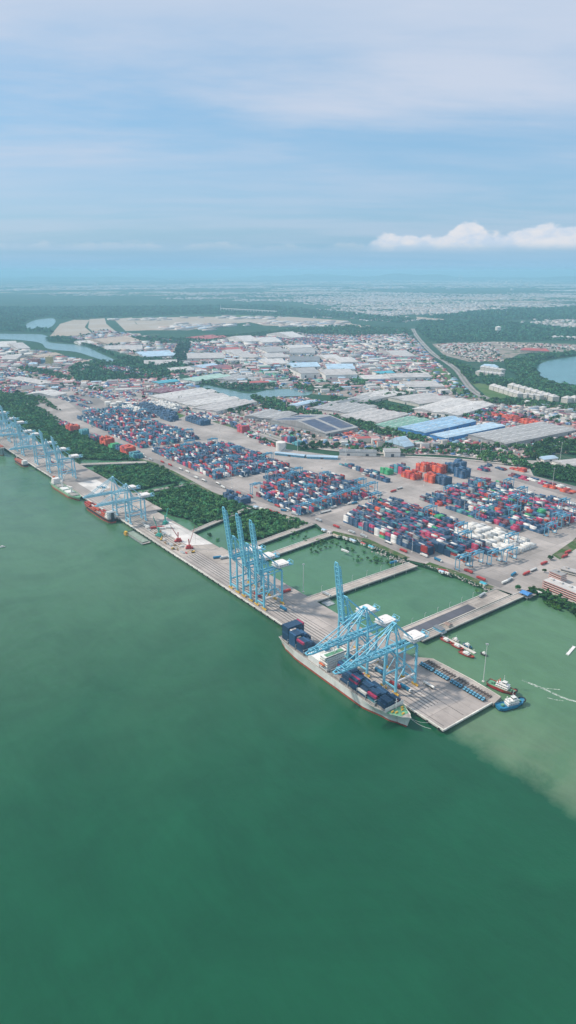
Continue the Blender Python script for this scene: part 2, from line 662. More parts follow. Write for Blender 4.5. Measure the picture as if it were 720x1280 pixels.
# mud under the mangrove
mang = [
    [W(2600, 90), W(1160, 86)] + gp([(100, 574), (175, 577), (160, 568), (150, 567), (125, 555), (95, 538), (45, 508)], .5) + [W(2600, 205)],
    gp([(112, 587), (182, 583), (200, 587), (224, 600), (222, 603), (165, 614), (150, 609), (128, 596)], .5),
    gp([(176, 620), (232, 606), (262, 618), (302, 633), (314, 640), (250, 660), (236, 650), (215, 645), (192, 632)], .5),
    gp([(287, 652), (330, 641), (352, 647), (385, 656), (375, 661), (312, 677), (288, 672)], .5),
]
for i, p in enumerate(mang):
    sheet('mud_flat', p, 0.25, M['mud'])

# ground cover of the built up plain
town_px = [
    [(-60, 424), (60, 440), (85, 446), (122, 452), (118, 463), (92, 470), (95, 492), (60, 478), (48, 500), (-60, 492)],
    [(88, 475), (130, 478), (160, 470), (225, 462), (222, 474), (255, 486), (300, 505), (330, 497), (380, 497), (420, 505), (560, 520), (640, 505), (760, 520), (760, 560), (640, 575), (560, 570), (400, 560), (330, 545), (180, 505), (95, 495)],
    [(125, 462), (128, 455), (175, 458), (180, 462), (150, 470)],
    [(85, 423), (130, 412), (210, 425), (236, 428), (222, 442), (165, 445), (120, 432)],
    [(225, 440), (240, 428), (370, 416), (500, 412), (520, 425), (540, 447), (590, 492), (610, 500), (560, 505), (380, 492), (362, 486), (330, 486), (285, 485), (230, 468), (190, 452)],
    [(540, 430), (620, 427), (720, 430), (720, 440), (650, 442), (630, 452), (585, 452), (555, 444)],
    [(600, 500), (645, 505), (720, 508), (760, 512), (760, 530), (600, 520)],
]
for p in town_px:
    sheet('built_up_ground', gp(p), 4.3, M['town'])
for p in ([(62, 421), (75, 405), (92, 400), (112, 400), (106, 409), (118, 419)], [(112, 399), (131, 398), (133, 405), (148, 417), (122, 419), (110, 410)],
          [(142, 399), (165, 397), (170, 405), (185, 413), (157, 414)], [(165, 398), (245, 396), (330, 397), (345, 400), (300, 404), (235, 413), (185, 413), (172, 406)],
          [(300, 400), (360, 396), (435, 401), (440, 405), (482, 411), (400, 409), (330, 407)], [(80, 453), (116, 449), (118, 453), (92, 466), (76, 466)],
          [(130, 418), (175, 417), (178, 422), (135, 424)], [(490, 390), (530, 391), (530, 392), (490, 391.5)], [(520, 396), (555, 399), (553, 401), (522, 399)], [(580, 404), (594, 405), (593, 407), (580, 406)]):
    sheet('bare_ground', gp(p), 5.0, M['bare'])
for p in ([(-40, 353.6), (120, 352.6), (120, 354), (-40, 355)], [(120, 356), (330, 353.5), (720, 354.5), (760, 357), (400, 357.5), (120, 358)],
          [(0, 365.0), (220, 364.5), (330, 367), (230, 370), (0, 367.5)], [(330, 362), (480, 364), (470, 368), (330, 367)],
          [(40, 353), (210, 354.6), (208, 355.4), (40, 354)], [(420, 368), (560, 372), (680, 369), (720, 371), (720, 378), (560, 380), (430, 376)],
          [(420, 380), (520, 377), (600, 381), (590, 388), (450, 387)], [(660, 402), (720, 401), (760, 408), (700, 409)]):
    sheet('far_bare_ground', gp(p), 7.0, M['farbare'])
for p in ([(494, 446), (512, 440), (548, 458), (575, 478), (600, 497), (585, 499), (556, 487), (520, 468)], [(588, 478), (620, 482), (640, 495), (625, 502), (608, 496)],
          [(690, 483), (700, 480), (720, 484), (720, 487)], [(498, 424), (512, 420), (520, 432), (508, 436)], [(180, 505), (200, 508), (232, 520), (222, 524), (190, 515)], [(250, 398), (300, 394), (345, 396), (300, 398)]):
    sheet('grass_field', gp(p), 4.7, M['grass'])
# inland water
for nm, p, mm in (('river', [(-120, 412), (0, 417), (55, 418.5), (62, 428), (102, 432), (128, 443), (148, 452), (143, 454), (118, 447), (95, 440), (60, 436), (48, 428), (0, 424), (-120, 424)], 'river'),
                  ('river_lagoon', [(33, 405), (45, 400), (66, 398), (69, 403), (60, 410), (35, 411)], 'river'),
                  ('canal', [(256, 481), (285, 487), (312, 492), (340, 487), (385, 487), (385, 494), (345, 496), (325, 500), (313, 507), (294, 500), (272, 492), (254, 486)], 'river'),
                  ('lake', [(670, 461), (675, 455), (690, 450), (720, 446), (790, 444), (790, 486), (722, 481), (700, 479), (682, 473), (671, 466)], 'lake'),
                  ('small_lake', [(639, 450), (651, 448), (653, 454), (642, 457)], 'lake'), ('far_river', [(680, 389), (700, 393), (720, 396), (740, 396), (740, 398), (706, 398), (695, 395)], 'river'),
                  ('drain_pool', [(104, 461), (114, 459), (113, 463), (105, 464)], 'lake')):
    sheet(nm, [G(x, y, 5.2) for x, y in [tuple(q) for q in (smooth_line(p + [p[0]], 4)[:-1])]], 5.2, M[mm])

# port paving
sheet('yard_paving', gp([(20, 500), (48, 490), (62, 476), (140, 478), (190, 497), (262, 515), (330, 547), (345, 560), (420, 570), (560, 573), (662, 585), (668, 597), (720, 612), (860, 660), (860, 690),
                         (720, 672), (688, 705), (655, 735), (649, 741), (613, 736), (575, 720), (531, 705), (504, 699), (455, 676), (410, 667), (395, 655), (365, 650), (330, 635), (300, 630), (262, 615), (216, 590), (190, 578), (150, 566), (125, 553), (95, 536)]), 4.4, M['yard'])
sheet('office_forecourt', gp([(655, 739), (690, 706), (722, 680), (800, 700), (800, 745), (720, 755), (668, 736)]), 4.36, M['road_pale'])
ribbon('weedy_bank', gp([(412, 667), (455, 677), (505, 700)]), 1, 13, 4.45, M['verge'])
ribbon('weedy_bank', gp([(531, 706), (575, 721), (611, 737)]), 1, 12, 4.45, M['verge'])
ribbon('weedy_bank', gp([(150, 568), (190, 579), (216, 591), (262, 616), (300, 631)]), -2, 7, 4.45, M['verge'])
sheet('lorry_park', gp([(78, 497), (112, 490), (152, 518), (120, 530)]), 4.43, M['road'])
sheet('lorry_park', gp([(655, 592), (735, 612), (735, 628), (690, 615), (640, 600)]), 4.43, M['road'])
sheet('grass_field', gp([(262, 519), (300, 529), (342, 549), (336, 552), (290, 535), (258, 525)]), 4.43, M['verge'])
sheet('office_lawn', gp([(690, 694), (722, 672), (735, 676), (700, 700)]), 4.45, M['verge'])
# the long asphalt roads of the yard
ribbon('yard_road', [W(1700, 213), W(1100, 226), W(820, 242), W(560, 276), W(240, 305), W(120, 318)], -9, 9, 4.42, M['road'])
ribbon('yard_road', [W(1700, 380), W(1100, 350), W(900, 330)], -6, 6, 4.42, M['road'])
ribbon('yard_road', [W(150, 300), W(176, 520), W(200, 800)], -14, 12, 4.42, M['road_pale'])
ribbon('yard_road', [W(548, 285), W(555, 400), W(600, 600)], -12, 12, 4.42, M['road_pale'])

ROADS = [
    ('highway', [(516, 411), (520, 419), (529, 430), (542, 443), (558, 453), (572, 464), (582, 478), (592, 489), (606, 497), (628, 503)], 14, 'road'),
    ('expressway', [(100, 482), (180, 496), (230, 508), (290, 525), (345, 548), (400, 560), (470, 566), (560, 568), (640, 577), (730, 580), (800, 583)], 15, 'road_pale'),
    ('railway_track', [(150, 494), (190, 504), (250, 518), (300, 535), (345, 553)], 5, 'road'),
    ('service_road', [(420, 571), (500, 571), (580, 575), (660, 583), (740, 588)], 6, 'road_pale'),
    ('estate_road', [(232, 466), (226, 455), (228, 445), (238, 430)], 10, 'road'),
    ('estate_road', [(329, 470), (328, 455), (327, 440), (326, 425)], 9, 'road_pale'),
    ('estate_road', [(448, 478), (440, 462), (432, 448), (420, 436)], 9, 'road'),
    ('estate_road', [(405, 458), (400, 445), (392, 430)], 9, 'road_pale'),
    ('estate_road', [(500, 446), (520, 460), (545, 478), (575, 497), (600, 505)], 7, 'road_pale'),
    ('estate_road', [(380, 500), (430, 506), (480, 512), (540, 530), (560, 540)], 6, 'road'),
    ('estate_road', [(670, 558), (690, 548), (760, 546)], 6, 'road_pale'),
    ('estate_road', [(590, 505), (640, 515), (690, 522), (740, 530)], 9, 'road_pale'),
    ('port_road', [(0, 492), (40, 486), (100, 482), (150, 486)], 8, 'road_pale'),
    ('estate_road', [(512, 412), (500, 418), (470, 424), (430, 426)], 8, 'road_pale'),
]
for nm, px, w, mm in ROADS:
    ln = smooth_line(gp(px), 6)
    ribbon(nm, ln, -w, w, 5.05, M[mm])
    if w > 12:
        ribbon('median_marking', ln, -1.0, 1.0, 5.15, M['grass'])
        ribbon('lane_marking', ln, w * .55, w * .55 + .5, 5.15, M['line'])
        ribbon('lane_marking', ln, -w * .55 - .5, -w * .55, 5.15, M['line'])

# ------------------------------------------------------------------ quay, trestles
QW = 74.0


def deckslab(name, pts, z1, mat, label, cat, depth=1.6, piles=True, kerbs=True):
    """pile supported deck: slab, kerb and rows of piles"""
    t = empty(name, (0, 0, 0), 0, label, cat)
    mb = MB()
    mb.prism(pts, z1 - depth, z1)
    o = mb.build('deck', mat, t)
    return t


def quadpts(u0, v0, u1, v1):
    a = [W(u0, v0), W(u0, v1), W(u1, v1), W(u1, v0)]
    return a


def wharf(u0, u1, v0, v1, mat, label, z=4.6):
    t = empty('wharf', (*W(u0, v0), 0), RZ, label, 'wharf')
    L, B = u1 - u0, v1 - v0
    MB().box(0, 0, z - 2.2, B, L, z).build('deck', mat, t)
    mb = MB()
    mb.box(-0.35, 0, z - 1.4, 0.9, L, z + 0.35)
    mb.build('coping', M['cope'], t)
    if u0 < 50:
        MB().box(0.9, -0.35, z - 1.4, B, 0.9, z + 0.3).build('coping', M['cope'], t)
    mb = MB()
    for i in range(int(L / 6)):
        for x in (1.5, B * .33, B * .66, B - 1.5):
            mb.tube((x, 3 + i * 6.0, -0.8), (x, 3 + i * 6.0, z - 2.2), .55, 6)
    o = mb.build('pile', M['dark'], t)
    tag(o, kind='stuff')
    mb = MB()
    for i in range(int(L / 15)):
        y = 5 + i * 15.0
        mb.box(-1.15, y - .9, z - 3.0, -0.36, y + .9, z - 0.3)
    tag(mb.build('fender', M['black'], t), kind='stuff')
    for x in (5.0, 34.0):
        if B > 40:
            MB().box(x - .35, 4, z + .004, x + .35, L, z + .05).build('crane_rail', M['railstrip'], t)
    if B > 40:
        for x, w in ((11.5, .9), (16.0, 1.0), (20.5, 1.0), (25.0, 1.0), (29.5, .8)):
            MB().box(x - w / 2, 33, z + .004, x + w / 2, L, z + .03).build('traffic_lane_strip', M['railstrip'], t)
        for x in (13.7, 18.2, 22.8, 27.2):
            MB().box(x - .12, 33, z + .005, x + .12, L, z + .034).build('lane_line', M['line'], t)
        MB().box(45, 20, z + .004, 45.5, L, z + .02).build('lane_line', M['railstrip'], t)
    return t


wharf(0, 523, 0, QW, M['quay'], 'long grey concrete container wharf on piles under the tall blue cranes')
wharf(523, 745, -0.6, 70, M['newquay'], 'older patched concrete wharf cluttered with trucks and mobile cranes')
w3 = wharf(745, 1500, -3.5, 84, M['quay'], 'far concrete wharf with cargo ships and a cluster of blue cranes')
w3.location = (*W(745, -3.0), 0)
w3.rotation_euler = (0, 0, RZ + math.radians(1.0))
w4 = wharf(1500, 3400, -60, 30, M['newquay'], 'farthest stretch of concrete wharf at the edge of the view')
w4.location = (*W(1498, -16), 0)
# the landward strip of the new wharf (stepped, unpaved looking) and the patches laid on the wharves
t = empty('wharf_apron', (*W(-2, QW), 0), RZ, 'pale concrete strip behind the row of parked blue tractors', 'apron')
MB().prism([(0, 0), (16, 3), (17.5, 40), (15.5, 96), (0.1, 112)], 1.0, 4.75).build('deck', M['newquay'], t)
MB().prism([(14.5, 3.4), (15.3, 3.2), (17.2, 40), (15.2, 95), (14.4, 95), (16.4, 40)], 4.75, 5.1).build('kerb', M['cope'], t)
for i, (p, m_, z) in enumerate((([(560, 34), (650, 30), (690, 62), (610, 69), (540, 69)], 'pale', 4.61), ([(470, 36), (520, 34), (520, 72), (440, 72)], 'newquay', 4.61),
                                ([(760, 40), (900, 36), (960, 70), (780, 80)], 'newquay', 4.9), ([(900, 20), (1000, 18), (1000, 60), (930, 62)], 'pale', 4.9))):
    sheet('concrete_patch', [W(*q) for q in p], z, M[m_])


def trestle(p, q, wdt, label, mat='newquay', z=4.55, wall=True):
    """bridge deck between two survey points"""
    dx, dy = q[0] - p[0], q[1] - p[1]
    L = math.hypot(dx, dy)
    t = empty('trestle_bridge', (*p, 0), math.atan2(dy, dx), label, 'trestle bridge', 'trestle bridges between the wharf and the yard')
    MB().box(0, -wdt / 2, z - 1.5, L, wdt / 2, z).build('deck', M[mat], t)
    for s in (-1, 1):
        MB().box(0, s * wdt / 2 - .45, z, L, s * wdt / 2 + .25, z + .9).build('parapet', M['cope'], t)
    mb = MB()
    for s in (-1, 1):
        mb.box(1, s * (wdt / 2 - .8) - .6, z - 2.4, L - 1, s * (wdt / 2 - .8) + .6, z - 1.503)
    for i in range(int(L / 8)):
        mb.box(3.5 + i * 8, -wdt / 2 + .9, z - 2.6, 4.5 + i * 8, wdt / 2 - .9, z - 1.7)
        for s in (-1, 1):
            mb.tube((4 + i * 8, s * (wdt / 2 - .8), -.8), (4 + i * 8, s * (wdt / 2 - .8), z - 2), .5, 6)
    mb.build('pile_trestle', M['dark'], t)
    for s in (-.18, .18):
        MB().box(2, wdt * s - .15, z + .005, L - 2, wdt * s + .15, z + .02).build('lane_line', M['railstrip'], t)
    return t


trestle(W(153, QW - 2), W(153, 296), 23, 'wide trestle bridge carrying a long dark sheet, nearest the wharf end')
trestle(W(133, QW + 36), W(133, 318), 11, 'narrow service trestle beside the tugboat pontoon')
trestle(W(292, QW - 2), W(292, 268), 17, 'trestle bridge directly behind the three raised cranes')
trestle(W(445, QW - 3), W(463, 250), 13, 'trestle bridge behind the wharf, beyond the big square pond')
trestle(W(492, QW - 6), W(520, 258), 11, 'trestle bridge crossing beside the mangrove island')
trestle(W(610, 68), W(655, 216), 9, 'narrow trestle bridge between two mangrove stands behind the tarpaulin patch')
trestle(W(862, 80), W(855, 214), 8, 'narrow trestle bridge through mangrove behind the moored cargo ships')
trestle(W(1137, 78), W(1066, 208), 13, 'trestle bridge at the far crane cluster crossing the mangrove')
t = empty('roof_sheeting', (*W(150, 110), 0), RZ, 'long dark grey sheet laid on the wide trestle bridge', 'ground sheet')
MB().box(-0.2, -6.5, 4.562, 118, 7.5, 4.9).build('sheet', M['dark'], t)
t.rotation_euler = (0, 0, RZ)
wk = ribbon('boat_wake', [G(x, y, 0) for x, y in smooth_line([(652, 850), (672, 858), (690, 866), (706, 873), (722, 877), (760, 880)], 5)], -1.3, 1.5, 0.06, M['foam'], kind='stuff')
for a, b in (((668, 858), (700, 862)), ((684, 872), (704, 876))):
    ribbon('boat_wake', [G(x, y, 0) for x, y in smooth_line([a, ((a[0] + b[0]) / 2, (a[1] + b[1]) / 2 + .6), b], 4)], -.5, .5, 0.06, M['foam'], kind='stuff')

# ------------------------------------------------------------------ ship to shore cranes (x inland, y along the quay)


def sts(name, label, group, raised, body, feet, cat='quay crane', boomlen=74.0, hz=49.0):
    t = empty(name, (0, 0, 0), 0, label, cat, group)
    g, s = 29.0, 8.6
    for x in (0, g):
        for y in (-s, s):
            mb = MB()
            for k in (-3.2, -1.1, 1.1, 3.2):
                mb.cbox((x, y + k, .55), (1.0, 1.7, 1.1))
            mb.box(x - .7, y - 4.6, 1.1, x + .7, y + 4.6, 2.2)
            mb.taper(x - .9, y - 2.4, 2.2, x + .9, y + 2.4, 3.4, .6)
            mb.build('bogie', feet, t)
            MB().beam((x, y, 3.3), (x, y * (.93 if x else .95), hz - 1), 2.2, 2.2, 0, 1.7, 1.7).build('leg', body, t)
    for x in (0, g):
        MB().box(x - .6, -s, 6.5, x + .6, s, 8.3).build('sill_beam', body, t)
        MB().box(x - .8, -s + .6, hz - 2.4, x + .8, s - .6, hz - .2).build('cross_beam', body, t)
        mb = MB()
        mb.beam((x, -s + .8, 9), (x, 0, 19), .5).beam((x, s - .8, 9), (x, 0, 19), .5) if x else mb.beam((x, -s, 8), (x, s, 8.1), .4)
        mb.build('brace', body, t)
    for y in (-s, s):
        MB().box(.8, y - .55, 13.6, g - .8, y + .55, 15.6).build('portal_beam', M['cream'] if y < 0 and body is M['crane'] else body, t)
        MB().beam((g - 1, y, 15.4), (1, y * .96, hz - 3), 1.1).build('diagonal_brace', body, t)
        MB().beam((1, y, 15.6), (g * .5, y * .98, 31), .55).build('diagonal_brace', body, t)
        MB().box(.8, y * .96 - .4, hz - 1.8, g - .8, y * .96 + .4, hz - .4).build('upper_beam', body, t)
    # girder
    x0, x1 = -3.0, g + 19
    mb = MB()
    for y in (-3.2, 3.2):
        mb.box(x0, y - .55, hz, x1, y + .55, hz + 2.4)
    mb.build('girder', body, t)
    mb = MB()
    for k in range(9):
        x = x0 + 1 + k * (x1 - x0 - 2) / 8
        mb.box(x - .25, -2.6, hz + .4, x + .25, 2.6, hz + 1.0)
        if k < 8:
            mb.beam((x, -2.6 if k % 2 else 2.6, hz + .7), (x + (x1 - x0 - 2) / 8, 2.6 if k % 2 else -2.6, hz + .7), .25)
    mb.build('girder_lattice', body, t)
    # mast and stays
    ax, az = 1.5, hz + 30
    mb = MB()
    for y in (-1, 1):
        mb.beam((-.3, y * s * .93, hz), (ax, y * 2.2, az), 1.5, 1.5, 0, 1.0, 1.0)
        mb.beam((g * .42, y * 3.2, hz + 2), (ax, y * 2.0, az - 1), .9)
    mb.box(ax - .9, -3, az - 1, ax + .9, 3, az + .8)
    mb.beam((.3, -6.2, hz + 10), (.3, 6.2, hz + 10), .5)
    mb.beam((.8, -4.2, hz + 20), (.8, 4.2, hz + 20), .5)
    mb.build('mast_frame', body, t)
    mb = MB()
    for y in (-1, 1):
        mb.beam((ax, y * 2, az), (g + 1, y * 3.2, hz + 2.4), 1.0)
        mb.beam((ax, y * 2, az - 8), (g * .55, y * 3.2, hz + 2.4), .4)
    mb.build('back_stay', body, t)
    # boom
    hx = -3.4
    a = math.radians(82.5 if raised else 0.6)

    def bp(d, y, h):
        return (hx - d * math.cos(a) - h * math.sin(a) * (-1 if raised else 1) * (1 if raised else 0), y, hz + 1.2 + d * math.sin(a) + h * math.cos(a))
    mb = MB()
    for y in (-3.2, 3.2):
        mb.beam(bp(0, y, 0), bp(boomlen * .93, y, 0), 1.3, 2.2, 0, 1.2, 1.6)
        mb.beam(bp(boomlen * .93, y, 0), bp(boomlen, y * .55, 0), .95, 1.4)
    mb.beam(bp(boomlen, -2.2, 0), bp(boomlen, 2.2, 0), .9, 1.2)
    bo = mb.build('boom', body, t)
    mb = MB()
    n = 13
    for k in range(n + 1):
        d = boomlen * .93 * k / n
        mb.beam(bp(d, -3.2, -.3), bp(d, 3.2, -.3), .6)
        mb.beam(bp(d, -3.2, 2.6), bp(d, 3.2, 2.6), .5)
        for y in (-3.2, 3.2):
            mb.beam(bp(d, y, .8), bp(d, y, 2.7), .3)
            if k < n:
                d2 = boomlen * .93 * (k + 1) / n
                mb.beam(bp(d, y, .8 if k % 2 else 2.7), bp(d2, y, 2.7 if k % 2 else .8), .45)
        if k < n:
            d2 = boomlen * .93 * (k + 1) / n
            mb.beam(bp(d, -3.2 if k % 2 else 3.2, 0), bp(d2, 3.2 if k % 2 else -3.2, 0), .32)
    for y in (-3.2, 3.2):
        mb.beam(bp(0, y, 2.7), bp(boomlen * .93, y, 2.7), .4)
    mb.build('boom_lattice', body, bo)
    MB().beam(bp(2, 4.3, .4), bp(boomlen * .9, 4.3, .4), .9, .15).build('walkway', M['steel'], bo)
    mb = MB()
    if raised:
        for y in (-1, 1):
            mb.beam((ax, y * 2, az), bp(boomlen * .45, y * 3.0, 1.5), .45)
            mb.beam(bp(boomlen * .45, y * 3.0, 3.2), bp(boomlen * .88, y * 3.0, 3.0), .5)
    else:
        for y in (-1, 1):
            mb.beam((ax, y * 2, az), bp(boomlen * .42, y * 3.2, 1.2), .75)
            mb.beam((ax, y * 2, az), bp(boomlen * .86, y * 3.2, 1.2), .75)
    mb.build('forestay', body, t)
    # machinery house with rounded corners, on a deck; cab; festoon platform; stairs
    mh = MB()
    x0, x1, y0, y1, r = g - 5, g + 12.5, -7.6, 7.6, 2.4
    poly = []
    for cx, cy, a0 in ((x1 - r, y1 - r, 0), (x0 + r, y1 - r, 90), (x0 + r, y0 + r, 180), (x1 - r, y0 + r, 270)):
        for k in range(5):
            b = math.radians(a0 + k * 22.5)
            poly.append((cx + r * math.cos(b), cy + r * math.sin(b)))
    mh.prism(poly, hz + 2.9, hz + 5.6)
    for k in range(4):
        mh.cbox((x0 + 3.5 + k * 3.6, y0 - .02, hz + 4.4), (1.2, .12, .7), 1)
    mho = mh.build('machinery_house', [M['cream'], M['glass']], t)
    mb = MB()
    mb.prism([(x + (x - (x0 + x1) / 2) * .06, y * 1.06) for x, y in poly], hz + 5.62, hz + 6.3)
    mb.prism([(x0 + 3, -5.6), (x1 - 3, -5.6), (x1 - 3, 5.6), (x0 + 3, 5.6)], hz + 6.3, hz + 6.7)
    mb.cbox((x0 + 6, 2.6, hz + 7), (1.4, 1.4, .7))
    mb.build('roof', M['cream'], mho)
    MB().box(x0 - 1.0, y0 - .8, hz + 2.45, x1 + 1.0, y1 + .8, hz + 2.88).build('machinery_deck', M['steel'], t)
    mb = MB()
    ex = g + 19
    for y in (-4.5, 4.5):
        mb.beam((ex - 6, y, hz + .5), (ex + 3, y, hz + .5), .5)
        mb.beam((ex + 2.6, y, hz + .5), (ex + 2.6, y, hz + 5), .35)
        mb.beam((ex - 3, y, hz + .5), (ex + 2.6, y, hz + 5), .3)
    mb.beam((ex + 2.6, -4.6, hz + 5), (ex + 2.6, 4.6, hz + 5), .4)
    mb.box(ex - 6, -4.4, hz + .2, ex + 2.8, 4.4, hz + .4)
    mb.box(ex - 3.5, -1.5, hz + 2.6, ex, 1.5, hz + 5)
    mb.build('rear_platform', body, t)
    c = MB()
    cxp = 16.0 if raised else -16.0
    c.box(cxp - 2.2, -2.6, hz - 3.6, cxp, 0, hz - 1)
    c.box(cxp + .5, -3, hz - .6, cxp + 6, 3, hz - .05)
    tr = c.build('trolley', M['white'], t)
    MB().box(cxp - 2.3, -2.5, hz - 3.2, cxp - 2.2, -.1, hz - 1.6).build('cab_window', M['glass'], tr)
    mb = MB()
    for k in range(7):
        z = 4 + k * 6.0
        mb.beam((g + 1.6, -s + (0 if k % 2 else 4.2), z), (g + 1.6, -s + (4.2 if k % 2 else 0), z + 6), .8, .2)
        mb.box(g + 1.1, -s - .6, z + 5.9, g + 2.3, -s + 5, z + 6.05)
    mb.build('stairs', M['steel'], t)
    mb = MB()
    mb.tube((g - 6, s + .2, 17.2), (g - 2.4, s + .2, 17.2), 1.6, 12)
    mb.build('cable_reel', M['cream'], t)
    if raised:
        sp = (cxp + 3, 0, 36.0)
    return t


def at(u, v, z=4.65):
    return (*W(u, v), z)


cr_up = sts('quay_crane', 'tall light blue quay crane with its boom raised, hindmost of three beside the big pond', 'light blue quay cranes on the near wharf', True, M['crane'], M['yellow'])
cr_up.location = at(378, 5)
cr_up.rotation_euler = (0, 0, RZ)
dup(cr_up, at(346, 5), RZ, 'tall light blue quay crane with its boom raised, middle of three beside the big pond')
dup(cr_up, at(315, 5), RZ, 'tall light blue quay crane with its boom raised, nearest of three beside the big pond')
dup(cr_up, at(152, 5), RZ, 'tall light blue quay crane with raised boom standing beside the container ship')
cr_dn = sts('quay_crane', 'light blue quay crane reaching over the container ship just ahead of its bridge', 'light blue quay cranes on the near wharf', False, M['crane'], M['yellow'])
cr_dn.location = at(121, 5)
cr_dn.rotation_euler = (0, 0, RZ)
dup(cr_dn, at(78, 5), RZ, 'light blue quay crane reaching over the forward holds, nearest the bow of the container ship')
far_dn = sts('quay_crane', 'grey blue quay crane with lowered boom over the bow half of the black hulled ship', 'blue quay cranes on the far wharf', False, M['crane2'], M['crane2'], boomlen=52, hz=40)
far_dn.location = at(716, 3)
far_dn.rotation_euler = (0, 0, RZ)
dup(far_dn, at(772, 3), RZ, 'grey blue quay crane with lowered boom over the bow of the black hulled ship')
far_up = sts('quay_crane', 'grey blue quay crane with raised boom, first beyond the pale green ship', 'blue quay cranes on the far wharf', True, M['crane2'], M['crane2'], boomlen=52, hz=42)
far_up.location = at(1043, 0, 4.8)
far_up.rotation_euler = (0, 0, RZ)
for k, (u, up) in enumerate(((1118, 1), (1200, 0), (1300, 1), (1352, 0), (1460, 1), (1530, 0), (1620, 1), (1700, 0))):
    dup(far_up if up else far_dn, at(u, 0 if u < 1400 else 14, 4.8), RZ, 'grey blue quay crane with %s boom, %s of the far cluster' % ('raised' if up else 'lowered', ORD[k + 2]))

# ------------------------------------------------------------------ vessels (bow towards -y, x inland)


def lerp(tab, t):
    for (a, x), (b, y) in zip(tab, tab[1:]):
        if t <= b:
            k = (t - a) / (b - a)
            k = k * k * (3 - 2 * k)
            return x + (y - x) * k
    return tab[-1][1]


def hull(t, L, B, zd, boot, mats, sheer=2.0, full=0.78, nm='hull', flat=False):
    """lofted hull; t=0 stern, 1 bow. mats: (boot, side, deck)"""
    dk = [(0, .80), (.06, .93), (.14, 1), (full, 1), (.90, .74), (.96, .42), (1, .03)]
    wl = [(0, .45), (.08, .8), (.2, 1), (full - .06, .98), (.88, .5), (.95, .16), (.985, .03), (1, .02)]
    if flat:
        dk = [(0, 1), (.5, 1), (.97, 1), (1, .92)]
        wl = dk
    mb = MB()
    n = 36
    rings = []
    for i in range(n + 1):
        s = i / n
        s = 1 - (1 - s) ** 1.25
        zz = zd + sheer * max(0, (s - .82) / .18) ** 1.5 + sheer * .3 * max(0, (.1 - s) / .1)
        bd, bw = lerp(dk, s) * B / 2, lerp(wl, s) * B / 2
        yb = L / 2 - s * L
        rk = 0 if flat else max(0, (s - .9) / .1) * L * .028
        ring = []
        for k in range(7):
            f = k / 6
            z = -.8 + (zz + .8) * f
            zb = boot
            w = bw + (bd - bw) * (max(0, z / zz) ** 1.6)
            ring.append((w, yb + rk * (1 - f), z if k != 2 else max(boot, z * 0 + boot)))
        rings.append(ring)
    for sgn in (1, -1):
        for i in range(n):
            for k in range(6):
                a, b, c, d = rings[i][k], rings[i + 1][k], rings[i + 1][k + 1], rings[i][k + 1]
                q = [(sgn * p[0], p[1], p[2]) for p in (a, b, c, d)]
                mb.face(q if sgn < 0 else q[::-1], 0 if k < 2 else 1)
    for i in range(n):
        a, b = rings[i][6], rings[i + 1][6]
        mb.face([(-a[0] + .1, a[1], a[2] - .9), (a[0] - .1, a[1], a[2] - .9), (b[0] - .1, b[1], b[2] - .9), (-b[0] + .1, b[1], b[2] - .9)], 2)
        for sgn in (1, -1):  # inner side of the bulwark
            mb.face([(sgn * (a[0] - .3), a[1], a[2] - .92), (sgn * (b[0] - .3), b[1], b[2] - .92), (sgn * (b[0] - .3), b[1], b[2]), (sgn * (a[0] - .3), a[1], a[2])], 1)
            mb.face([(sgn * (a[0] - .3), a[1], a[2]), (sgn * (b[0] - .3), b[1], b[2]), (sgn * b[0], b[1], b[2]), (sgn * a[0], a[1], a[2])], 1)
    st = rings[0]
    for k in range(6):
        mb.face([(-st[k][0], st[k][1], st[k][2]), (st[k][0], st[k][1], st[k][2]), (st[k + 1][0], st[k + 1][1], st[k + 1][2]), (-st[k + 1][0], st[k + 1][1], st[k + 1][2])], 0 if k < 2 else 1)
    return mb.build(nm, [M[m] for m in mats], t), rings


def railing(mb, pts, h=1.1, mi=0, step=3.0):
    for (a, b) in zip(pts, pts[1:]):
        mb.beam((a[0], a[1], a[2] + h), (b[0], b[1], b[2] + h), .08, .08, mi)
        n = max(1, int(math.dist(a, b) / step))
        for k in range(n + 1):
            q = [a[j] + (b[j] - a[j]) * k / n for j in range(3)]
            mb.beam(q, (q[0], q[1], q[2] + h), .07, .07, mi)


def house(t, x0, y0, x1, y1, z0, tiers, mat='white', th=2.9, step=.5, nm='superstructure'):
    mb, wn = MB(), MB()
    z = z0
    for k in range(tiers):
        s = step * k
        mb.box(x0 + s, y0 + s, z, x1 - s, y1 - s, z + th - .15)
        mb.box(x0 + s - .5, y0 + s - .5, z + th - .15, x1 - s + .5, y1 - s + .5, z + th)
        n = int((x1 - x0 - 2 * s) / 2.6)
        for i in range(n):
            x = x0 + s + (i + .5) * (x1 - x0 - 2 * s) / n
            wn.box(x - .3, y0 + s - .04, z + 1.3, x + .3, y0 + s + .02, z + 1.9)
            wn.box(x - .3, y1 - s - .02, z + 1.3, x + .3, y1 - s + .04, z + 1.9)
        n = max(1, int((y1 - y0 - 2 * s) / 2.2))
        for i in range(n):
            y = y0 + s + (i + .5) * (y1 - y0 - 2 * s) / n
            wn.box(x0 + s - .04, y - .45, z + 1.2, x0 + s + .02, y + .45, z + 2.1)
            wn.box(x1 - s - .02, y - .45, z + 1.2, x1 - s + .04, y + .45, z + 2.1)
        z += th
    o = mb.build(nm, M[mat], t)
    wn.build('window', M['glass'], o)
    return o, z


